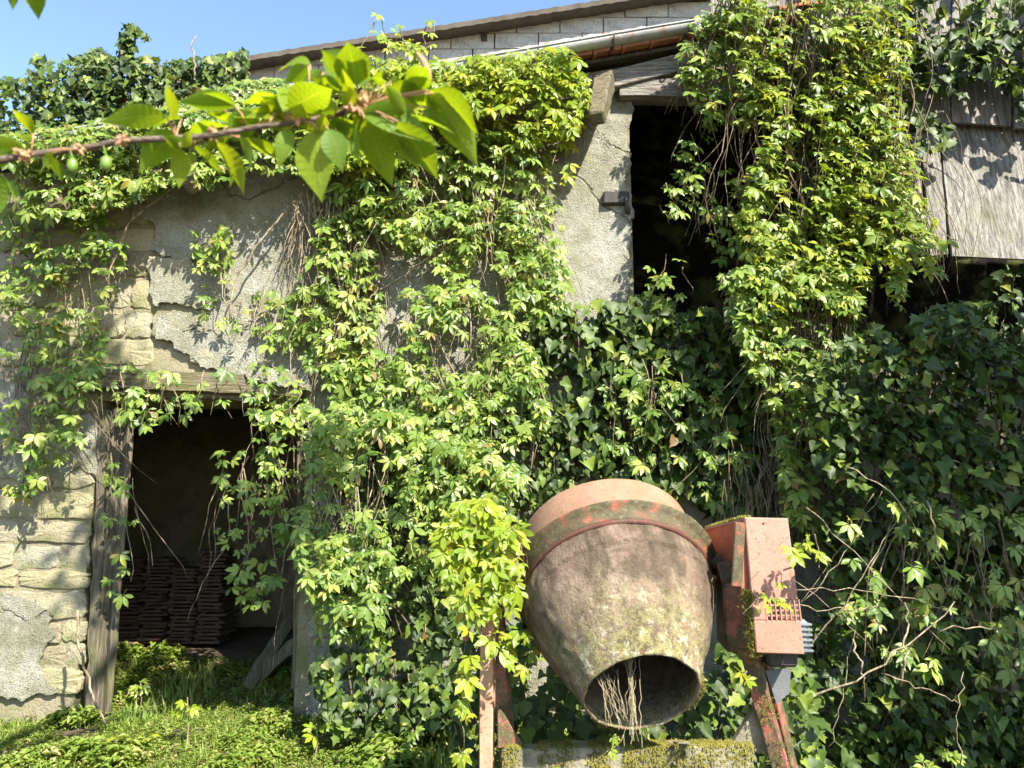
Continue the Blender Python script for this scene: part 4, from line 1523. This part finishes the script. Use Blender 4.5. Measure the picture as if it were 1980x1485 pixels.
vine('ivy', 'shaded ivy behind the creeper left of the mixer', 'ivy', 'ivy', 'ivy_leaf',
     [([(640, 900), (760, 760), (900, 800), (1020, 760), (1120, 860), (1180, 940), (1060, 1000), (1010, 1100), (900, 1180), (880, 1330), (700, 1340), (640, 1250), (660, 1050)], 2300, 5.5, 5.88),
      ([(600, 1280), (700, 1260), (900, 1300), (900, 1420), (640, 1420)], 700, 5.0, 5.6)],
     G0(900, 5.85), IG, size=(0.055, 0.09), seed=35, strands=80, clump=0.25, cell=60, **ivy_o)
vine('ivy', 'dark ivy on the ground beneath the mixer drum', 'ivy', 'ivy', 'ivy_leaf',
     [([(880, 1240), (1020, 1180), (1120, 1300), (1250, 1420), (1360, 1330), (1420, 1200), (1560, 1280), (1600, 1500), (880, 1500)], 1300, 3.75, 4.6)],
     (at(1200, 1450, 4.0).x, 4.0, 0.03), IG, size=(0.06, 0.095), seed=36, strands=20, clump=0.12, tip=(0, -0.5, -0.7), nrm=(0.05, -0.6, 0.7), tipj=(0.6, 0.4, 0.4), nrmj=(0.4, 0.3, 0.35))
vine('ivy', 'dim ivy inside the dark gap under the grey boards', 'ivy', 'ivy', 'ivy_leaf',
     [([(1880, 600), (1900, 540), (1960, 510), (2040, 520), (2040, 720), (1900, 680)], 230, 5.7, 6.1)],
     (at(1960, 700, 5.9).x, 5.9, 0.2), IG, size=(0.085, 0.125), seed=37, strands=6, clump=0.2, **ivy_o)

# dry stems of bramble hanging and arching right of the mixer
bg_ = 'dry stems right of the mixer'
br = thing('dry_bramble', (at(1650, 1300, 4.5).x, 4.5, 0.1), 'tangle of dry pale stems arching in front of the ivy right of the mixer', 'dry stems')
arcs = [((1640, 900), (1760, 960), (1830, 1130), 4.5, .006), ((1530, 1140), (1700, 1130), (1830, 1180), 4.4, .005), ((1560, 980), (1650, 1060), (1830, 1250), 4.45, .005), ((1740, 1320), (1760, 1250), (1750, 1170), 4.3, .011),
        ((1560, 1350), (1700, 1310), (1850, 1170), 4.3, .009), ((1810, 1215), (1900, 1205), (1980, 1230), 4.4, .007), ((1530, 1170), (1640, 1190), (1700, 1170), 4.4, .005), ((1560, 1260), (1680, 1120), (1750, 980), 4.5, .006),
        ((1890, 1060), (1920, 1200), (1960, 1330), 4.5, .005), ((1650, 1240), (1670, 1290), (1672, 1350), 4.3, .009), ((1700, 1300), (1790, 1330), (1860, 1360), 4.3, .006), ((1790, 970), (1820, 1060), (1835, 1140), 4.4, .008),
        ((1600, 1450), (1640, 1330), (1650, 1220), 4.3, .005), ((1480, 1100), (1600, 1150), (1690, 1260), 4.5, .004), ((1550, 1170), (1640, 1080), (1700, 950), 4.6, .005), ((1860, 1480), (1840, 1400), (1860, 1300), 4.2, .005)]
for (a, b_, c, Y, r) in arcs:
    m = MB()
    A, B, C = at(*a, Y), at(*b_, Y - 0.15), at(*c, Y + 0.05)
    pts = []
    for i in range(13):
        t = i / 12
        pts.append(A * (1 - t) ** 2 + B * 2 * t * (1 - t) + C * t * t + Vector((rs.gauss(0, .008), rs.gauss(0, .01), rs.gauss(0, .008))))
    m.tube(pts, [r * .62 * (1.1 - .5 * i / 12) for i in range(13)], 5)
    m.build('stem', 'dry_stem', br, smooth=True)
m = MB()
for k in range(170):                 # fine hanging rootlets behind the motor
    x = rs.uniform(1400, 1680)
    y = rs.uniform(840, 1020)
    A = at(x, y, rs.uniform(5.2, 5.5))
    B = A + Vector((rs.gauss(0, .12), rs.uniform(-.1, .1), -rs.uniform(.3, 1.0)))
    m.tube([A.lerp(B, i / 6) + Vector((rs.gauss(0, .012), rs.gauss(0, .012), 0)) for i in range(7)], rs.uniform(.0015, .0035), 3)
o = m.build('rootlets', 'stem_bark', br)
o['kind'] = 'stuff'
# woody trunks of the creeper on the bare render
for lab, P_, r in (('thick grey creeper stem slanting across the render left of centre', [(560, 400), (500, 470), (455, 540), (440, 640)], .011),
                   ('thin dead creeper stem arching over the stones at the upper left', [(370, 330), (300, 390), (250, 430), (215, 520), (205, 620)], .009),
                   ('bleached dead branch in the creeper curtain beside the loft pier', [(905, 370), (960, 420), (1020, 480), (1045, 510), (1062, 545)], .016),
                   ('long pale branch slanting across the middle of the wall', [(880, 460), (800, 520), (720, 570), (660, 650)], .011),
                   ('thin bare stalk standing up from the ivy against the sky', [(376, 150), (374, 110), (370, 85), (378, 66)], .0071),
                   ('dry stalk leaning against the left door post', [(152, 1180), (150, 1230), (175, 1330), (212, 1420)], .012)):
    m = MB()
    Y = {.012: 5.6, .0071: 5.4}.get(r, 5.80)
    pts = []
    for i in range(len(P_) - 1):
        for j in range(5):
            t = j / 5
            pts.append(at(P_[i][0] * (1 - t) + P_[i + 1][0] * t + rs.gauss(0, 2), P_[i][1] * (1 - t) + P_[i + 1][1] * t, Y - 0.03 * math.sin(i + t)))
    m.tube(pts, [r * (1 - .4 * i / len(pts)) for i in range(len(pts))], 6)
    tag(m.build('dead_stem', 'dry_stem', None, smooth=True), lab, 'dead stem')

# ------------------------------------------------------------------ ground plants
gen = np.random.default_rng(5)


def scatter_ground(N, x0, x1, y0, y1, dens=None):
    x = gen.uniform(x0, x1, N)
    y = gen.uniform(y0, y1, N)
    if dens:
        k = np.array([noise.noise(Vector((a * 2.2, b * 2.2, 1.0))) for a, b in zip(x, y)]) > dens
        x, y = x[k], y[k]
    z = np.array([ground_z(a, b) for a, b in zip(x, y)])
    return np.stack([x, y, z], -1)


def blade_tpl(h):
    V = np.array([(-.06, 0, 0), (.06, 0, 0), (-.045, .10, .5), (.045, .10, .5), (0, .38, 1.0)]) * np.array([1, 1, 1])
    F = np.array([(0, 1, 3), (0, 3, 2), (2, 3, 4)])
    return V, F, np.zeros(5)


def sprig_tpl(seed):
    r = random.Random(seed)
    Vs, Fs = [], []
    off = 0
    V = np.array([(-.02, 0, 0), (.02, 0, 0), (0.0, 0.05, .8)])
    Vs.append(V)
    Fs.append(np.array([(0, 1, 2)]))
    off = 3
    for k in range(9):
        a = r.uniform(0, 6.28)
        h = r.uniform(.3, 1.0)
        L, W = r.uniform(.3, .55), r.uniform(.16, .3)
        c, s = math.cos(a), math.sin(a)
        q = [(0.02, 0, 0), (L * .5, W / 2, .10), (L, 0, -.02), (L * .5, -W / 2, .10)]
        Vs.append(np.array([(x * c - y * s, x * s + y * c, z + h) for x, y, z in q]))
        Fs.append(np.array([(0, 1, 2), (0, 2, 3)]) + off)
        off += 4
    return np.concatenate(Vs), np.concatenate(Fs), np.zeros(off)


TPL['grass_lo'] = [blade_tpl(1)]
TPL['weed_lo'] = [sprig_tpl(s) for s in range(8)]


def upright(N):
    a = gen.uniform(0, 6.28, N)
    c, s = np.cos(a), np.sin(a)
    t = gen.normal(0, .22, (N, 2))
    z = np.stack([t[:, 0], t[:, 1], np.ones(N)], -1)
    z /= np.linalg.norm(z, axis=1, keepdims=True)
    x = np.stack([c, s, 0 * c], -1)
    x -= z * np.sum(x * z, 1, keepdims=True)
    x /= np.linalg.norm(x, axis=1, keepdims=True)
    return np.stack([x, np.cross(z, x), z], -1)


P = np.concatenate([scatter_ground(18000, -5, 1.0, 3.9, 5.9, -0.45), scatter_ground(4500, -3.8, -1.2, 5.75, 7.2, -.35), scatter_ground(3500, 0.5, 4.5, 3.6, 5.4, -.1)])
g = link('grass', merged('grass_lo', 'weed_leaf', P, upright(len(P)), gen.uniform(.02, .085, len(P)) * (0.5 + np.array([abs(noise.noise(Vector((a * 1.3, b * 1.3, 6)))) * 2.2 for a, b, _ in P])), gen, 'grass'))
tag(g, 'short grass on the ground before the door', 'grass', kind='stuff')
P = np.concatenate([scatter_ground(15000, -5, 0.6, 3.9, 5.9, -0.5), scatter_ground(4200, -3.8, -1.2, 5.7, 7.4, -.35), scatter_ground(2200, 1.5, 4.5, 3.6, 5.4, -.05)])
g = link('ground_weeds', merged('weed_lo', 'weed_leaf', P, upright(len(P)), gen.uniform(.035, .105, len(P)) * (0.6 + np.array([max(0, noise.noise(Vector((a * 2.1, b * 2.1, 9)))) * 1.8 for a, b, _ in P])), gen, 'ground_weeds'))
tag(g, 'small leafy weeds carpeting the sunlit ground at the lower left', 'weeds', kind='stuff')


def seedling(px, py, Y, h, n, label, mat='creeper_gold', sz=0.08, name='creeper_seedling', cat='seedling', fan=0.6):
    base = at(px, py, Y)
    base.z = ground_z(base.x, Y)
    rt = thing(name, base, label, cat, 'seedlings on the ground')
    m = MB()
    top = base + Vector((rs.uniform(-.03, .03), 0, h))
    m.tube([base, base.lerp(top, .5) + Vector((.01, 0, 0)), top], [.005, .004, .003], 5)
    m.build('stem', 'dry_stem', rt)
    for i in range(n):
        a = i / n * 6.28 + rs.uniform(-.4, .4)
        z = Vector((rs.gauss(0, .3), -0.45 + rs.gauss(0, .2), 0.9)).normalized()
        y = Vector((math.cos(a), math.sin(a) * .7 - .25, -0.25))
        y = (y - z * y.dot(z)).normalized()
        x = y.cross(z)
        s = sz * rs.uniform(.75, 1.1)
        mm = Matrix((x, y, z)).transposed().to_4x4() @ Matrix.Scale(s, 4)
        mm.translation = (top - base) * rs.uniform(.75, 1.0) + y * s * .45
        o = bpy.data.objects.new('leaf', leaf_mesh('creeper', rs.randrange(7), mat))
        COL.objects.link(o)
        o.parent = rt
        o.matrix_basis = mm


for a in ((362, 1440, 5.3, .34, 3, 'tall creeper seedling standing alone before the dark doorway'),
          (225, 1455, 5.2, .10, 3, 'reddish creeper seedling near the foot of the leaning stalk'),
          (268, 1455, 5.15, .14, 3, 'second small creeper seedling right of the leaning stalk'),
          (612, 1400, 5.1, .22, 3, 'bright five fingered seedling below the creeper right of the door'),
          (648, 1480, 4.6, .10, 3, 'yellowish seedling at the bottom edge left of the mixer'),
          (500, 1450, 5.0, .09, 3, 'low seedling in the sunny weeds at the bottom'),
          (1045, 1500, 3.1, .58, 4, 'slender yellow seedling rising in front of the mixer base beam')):
    seedling(*a, sz=0.075 if a[2] > 4 else .05)
for k, (px, py, Y, lab) in enumerate(((1790, 1450, 4.4, 'lobed bright weed at the lower right under the dry stems'), (1840, 1430, 4.6, 'second lobed weed at the lower right, farther back'), (1760, 1490, 4.2, 'lobed weed at the bottom edge on the right'), (275, 1330, 6.3, 'leafy weed growing just inside the doorway'), (790, 1400, 5.0, 'broad weed in the shade below the ivy left of the mixer'))):
    seedling(px, py, Y, .22, 9, lab, 'creeper_leaf', .06, 'lobed_weed', 'weed')

# ------------------------------------------------------------------ cherry branch in the foreground


def cherry_mesh(seed):
    r = random.Random(seed)
    V, F, U = blade(1.0, r.uniform(.40, .52), 30, r.uniform(.05, .5), r.uniform(.05, .6), 0.045, 0.46, 0.04)
    me = mesh_np('leaf', V, F, 'cherry_leaf', None, True)
    uv = me.uv_layers.new(name='UVMap')
    vi = np.zeros(len(me.loops), np.int32)
    me.loops.foreach_get('vertex_index', vi)
    uv.data.foreach_set('uv', np.array(U, np.float32)[vi].ravel())
    return me


CM = [cherry_mesh(s) for s in range(8)]
CY = 1.12
br = thing('cherry_branch', at(0, 312, CY), 'cherry branch with bright backlit leaves reaching in from the left', 'cherry branch')
bp = [(-160, 345), (0, 310), (60, 298), (150, 290), (240, 272), (330, 268), (410, 262), (500, 245), (580, 236), (650, 222), (700, 205), (735, 196)]
m = MB()
m.tube([at(x, y, CY + 0.02 * math.sin(x / 90)) for x, y in bp], [.0066, .006, .0056, .0058, .005, .0048, .0043, .004, .004, .0044, .004, .0025], 10)
m.build('twig', 'cherry_bark', br, smooth=True)
for (x, y) in ((45, 300), (150, 286), (235, 272), (410, 256), (575, 234), (680, 212), (705, 200)):
    m = MB()
    c = at(x, y, CY)
    for k in range(9):
        d = Vector((rs.gauss(0, 1), rs.gauss(0, 1), rs.gauss(0.2, 1))).normalized()
        m.tube([c, c + d * .008, c + d * rs.uniform(.010, .018)], [.005, .0035, .0008], 5)
    m.build('bud_cluster', 'bud_scale', br, smooth=True)


def cherry_leaf(parent, b, t, dz=0.0, roll=0.0, wide=1.0, petiole=None, k=None, nb=None):
    """leaf from pixel b (blade base) to pixel t (tip)"""
    t = (b[0] + (t[0] - b[0]) * .86, b[1] + (t[1] - b[1]) * (.86 if t[1] < b[1] else .8)) + tuple(t[2:])
    B = at(b[0], b[1], CY + (b[2] if len(b) > 2 else 0))
    Tt = at(t[0], t[1], CY + (t[2] if len(t) > 2 else 0))
    d_ = Tt - B
    lit = rs.random() < 0.75
    if lit:                          # the blade lies flat enough for the sun to shine through it
        Tt = at(t[0], t[1], CY + (t[2] if len(t) > 2 else 0) * .3 + (0.75 * -d_.z if d_.z < 0 else -0.75 * d_.z))
    y = (Tt - B)
    L = y.length
    y.normalize()
    z0 = Vector((0.05, 0.45, 0.85)) if lit else (Vector(nb) if nb else Vector((0.1, -0.55, 0.8)))
    wide *= 1.12 if lit else 1.0
    z = (z0 - y * z0.dot(y)).normalized()
    z = Matrix.Rotation(roll, 3, y) @ z
    x = y.cross(z)
    mm = Matrix((x * wide, y, z)).transposed().to_4x4() @ Matrix.Scale(L, 4)
    mm.translation = B - parent.location
    o = bpy.data.objects.new('leaf', CM[rs.randrange(8) if k is None else k])
    COL.objects.link(o)
    o.parent = parent
    o.matrix_basis = mm
    if petiole:
        q = MB()
        A = at(petiole[0], petiole[1], CY)
        q.tube([A, A.lerp(B, .5) + Vector((0, 0, .004)), B], [.0014, .0012, .0011], 5)
        q.build('petiole', 'bud_scale', parent, smooth=True)


LV = [  # base, tip, roll, width, petiole start
    ((690, 165), (672, 55, -.02), 0.2, 1.5, (688, 205)), ((690, 160, .02), (598, 66, .01), -0.5, 1.0, (688, 205)),
    ((745, 178), (870, 178, -.03), 0.5, 1.15, (705, 205)), ((830, 175, -.02), (945, 235, -.04), 0.4, 1.0, (715, 200)), ((838, 180, -.02), (935, 325, .0), -0.3, 0.9, (715, 200)),
    ((700, 215), (850, 245, -.04), 0.3, 1.0, (690, 205)), ((770, 235, -.03), (862, 365, -.05), 0.15, 1.0, (700, 210)), ((705, 230, -.02), (768, 385, -.03), -0.25, 0.9, (695, 212)),
    ((730, 165), (740, 140, .02), 0.2, 1.8, (710, 200)), ((705, 165), (725, 120, .04), -0.3, 1.2, (700, 200)),
    ((660, 175, .02), (590, 140, .03), 0.3, 1.0, (680, 205)), ((655, 210), (600, 205, .02), 0.7, 1.4, (680, 210)),
    ((600, 125, .03), (520, 105, .04), 0.3, 1.1, (600, 200)), ((570, 205, .02), (478, 150, .03), 0.4, 1.3, (590, 232)), ((560, 215, -.01), (660, 130, .01), 0.1, 1.0, (588, 230)),
    ((615, 245), (600, 395, -.03), 0.3, 1.3, (590, 236)), ((635, 250, -.02), (665, 330, -.03), -0.3, 1.2, (610, 232)), ((650, 235, .01), (700, 300, -.01), 0.5, 1.3, (640, 225)),
    ((560, 250), (535, 320, -.02), -0.5, 1.1, (580, 238)), ((470, 268), (575, 320, -.03), 0.3, 0.8, (410, 260)), ((420, 275, -.02), (498, 372, -.03), 0.3, 0.8, (410, 262)),
    ((335, 255), (268, 325, -.02), -0.1, 1.3, (345, 268)), ((345, 285), (362, 368, -.02), 0.1, 1.0, (345, 270)), ((375, 282), (445, 350, .01), 0.4, .9, (380, 265)),
    ((320, 225, -.01), (200, 215, -.02), 0.3, 0.8, (340, 265)), ((455, 205, .01), (335, 175, .01), 0.3, 0.8, (480, 246)), ((440, 245), (345, 240, .03), 0.5, 1.1, (430, 258)),
    ((525, 230), (420, 215, .02), 0.2, 1.0, (520, 243)), ((500, 225, .02), (420, 260, .03), 0.2, 1.3, (500, 245)), ((95, 300, .0), (130, 365, -.02), 0.3, 1.1, (140, 290)),
    ((50, 290, .02), (-60, 270, -.02), 0.3, 0.9, (60, 298)), ((-20, 330), (10, 440, -.02), 0.1, 1.2, (-40, 320)), ((540, 215, .02), (625, 205, .0), 0.4, 1.2, (560, 236)), ((800, 215, .02), (760, 310, .0), 0.2, .9, (715, 205))]
for (b, t, roll, wd, pet) in LV:
    cherry_leaf(br, b, t, roll=roll * .6, wide=wd, petiole=pet, nb=(rs.gauss(0, .25), -0.75 + rs.gauss(0, .2), 0.55 + rs.gauss(0, .25)))
for (b, t, roll, wd, pet) in LV * 2:    # smaller leaves between them
    q = rs.uniform(.5, .8)
    an = rs.gauss(0, .5)
    dx_, dy_ = (t[0] - b[0]) * q, (t[1] - b[1]) * q
    if rs.random() < .5 and b[0] > 300:
        dy_ = -abs(dy_)
    b2_ = (b[0] + rs.gauss(0, 16), b[1] + rs.gauss(0, 10), rs.uniform(-.02, .06))
    t2_ = (b2_[0] + dx_ * math.cos(an) - dy_ * math.sin(an), b2_[1] + dx_ * math.sin(an) + dy_ * math.cos(an), rs.uniform(-.02, .05))
    cherry_leaf(br, b2_, t2_, roll=rs.gauss(0, .4), wide=wd * .95, petiole=pet, nb=(rs.gauss(0, .3), -0.5 + rs.gauss(0, .3), 0.7))
# a rolled brownish leaf and the unripe cherries
m = MB()
m.tube([at(x, y, CY) for x, y in ((806, 100), (818, 118), (828, 140), (834, 158))], [.001, .0055, .0055, .002], 7)
m.build('rolled_leaf', 'bud_scale', br, smooth=True)
for (x, y, sx, sy) in ((140, 320, 135, 290), (205, 315, 200, 282)):
    c = at(x, y, CY - .01)
    m = MB()
    prof = [(0.0085 * math.sin(math.pi * i / 10) * (1 - .1 * i / 10), -0.012 * math.cos(math.pi * i / 10)) for i in range(11)]
    prof[0] = (0.0003, -.012)
    prof[-1] = (0.0003, .0115)
    m.lathe(prof, 16)
    m.v = [(a + c.x, b_ + c.y, z + c.z) for a, b_, z in m.v]
    ch = m.build('cherry', 'cherry_fruit', br, smooth=True)
    m = MB()
    m.tube([at(sx, sy, CY), c + Vector((0, 0, .011))], .0011, 5)
    m.build('stalk', 'cherry_fruit', ch)
b2 = thing('cherry_branch', at(20, -60, CY), 'hanging cherry leaf tip at the top left corner', 'cherry branch')
m = MB()
m.tube([at(-120, -90, CY), at(0, -70, CY), at(120, -80, CY)], .005, 8)
m.build('twig', 'cherry_bark', b2, smooth=True)
for (b, t, roll, wd, pet) in (((40, -50), (88, 56, -.02), .2, 1.3, (20, -72)), ((20, -45), (30, 28, .0), -.2, .9, (10, -71)), ((100, -50), (122, 12, .0), .2, .6, (100, -78))):
    cherry_leaf(b2, b, t, roll=roll, wide=wd, petiole=pet)

# ------------------------------------------------------------------ tree beyond the right edge, which shades that side
tr = thing('shade_tree', (5.2, 3.0, 0.05), 'leafy tree standing right of the view, shading the ivy there', 'tree')
m = MB()
m.tube([(5.2, 3.0, -.1), (5.25, 3.0, 1.5), (5.1, 3.0, 3.0), (5.1, 2.9, 4.6)], [.2, .16, .13, .06], 10)
m.build('trunk', 'stem_bark', tr, smooth=True)
N = 2500
d = gen.normal(0, 1, (N, 3))
d /= np.linalg.norm(d, axis=1, keepdims=True)
P = np.array([5.0, 2.9, 4.15]) + d * (gen.random(N) ** .45)[:, None] * np.array([1.55, 1.3, 1.75])
o = link('crown', merged('ivy_lo', 'tree_leaf', P, frames(N, (0, 0, -1), (.6, .6, .4), (0, 0, 1), (.5, .5, .3), gen), gen.uniform(.13, .22, N), gen, 'crown'), tr)
o['kind'] = 'stuff'

# ------------------------------------------------------------------ the cherry tree overhead, behind the viewer: it dapples the doorway
ct = thing('cherry_tree', (-1.7, -1.4, 0.0), 'cherry tree standing behind the viewer with boughs overhead', 'tree')
m = MB()
m.tube([(-1.7, -1.4, -.1), (-1.65, -1.3, 1.4), (-1.5, -1.0, 2.8), (-1.2, -0.5, 4.2)], [.19, .15, .13, .10], 10)
m.build('trunk', 'cherry_bark', ct, smooth=True)
for pl in (((-1.2, -0.5, 4.2), (-.4, .5, 5.0), (.4, 1.3, 5.4), (1.3, 2.0, 5.6)), ((-1.2, -0.5, 4.2), (-1.2, .6, 5.6), (-1.0, 1.6, 6.8), (-.9, 2.2, 7.3)), ((-.4, .5, 5.0), (.3, .9, 5.9), (.6, 1.5, 6.3))):
    m = MB()
    m.tube(pl, [.07, .05, .035, .015][:len(pl)], 8)
    m.build('limb', 'cherry_bark', ct, smooth=True)
Ps = []
for (c, rad, n_) in (((0.72, 1.95, 5.55), (.48, .36, .32), 330), ((-0.9, 1.9, 7.0), (.8, .6, .6), 240), ((0.2, 1.6, 6.3), (.6, .4, .4), 160), ((-1.7, -1.2, 5.2), (1.1, .9, .9), 500)):
    d = gen.normal(0, 1, (n_, 3))
    d /= np.linalg.norm(d, axis=1, keepdims=True)
    Ps.append(np.array(c) + d * (gen.random(n_) ** .4)[:, None] * np.array(rad))
P = np.concatenate(Ps)
o = link('crown', merged('ivy_lo', 'tree_leaf', P, frames(len(P), (0, 0, -1), (.7, .7, .4), (0, 0, 1), (.4, .4, .3), gen), gen.uniform(.09, .15, len(P)), gen, 'crown'), ct)
o['kind'] = 'stuff'
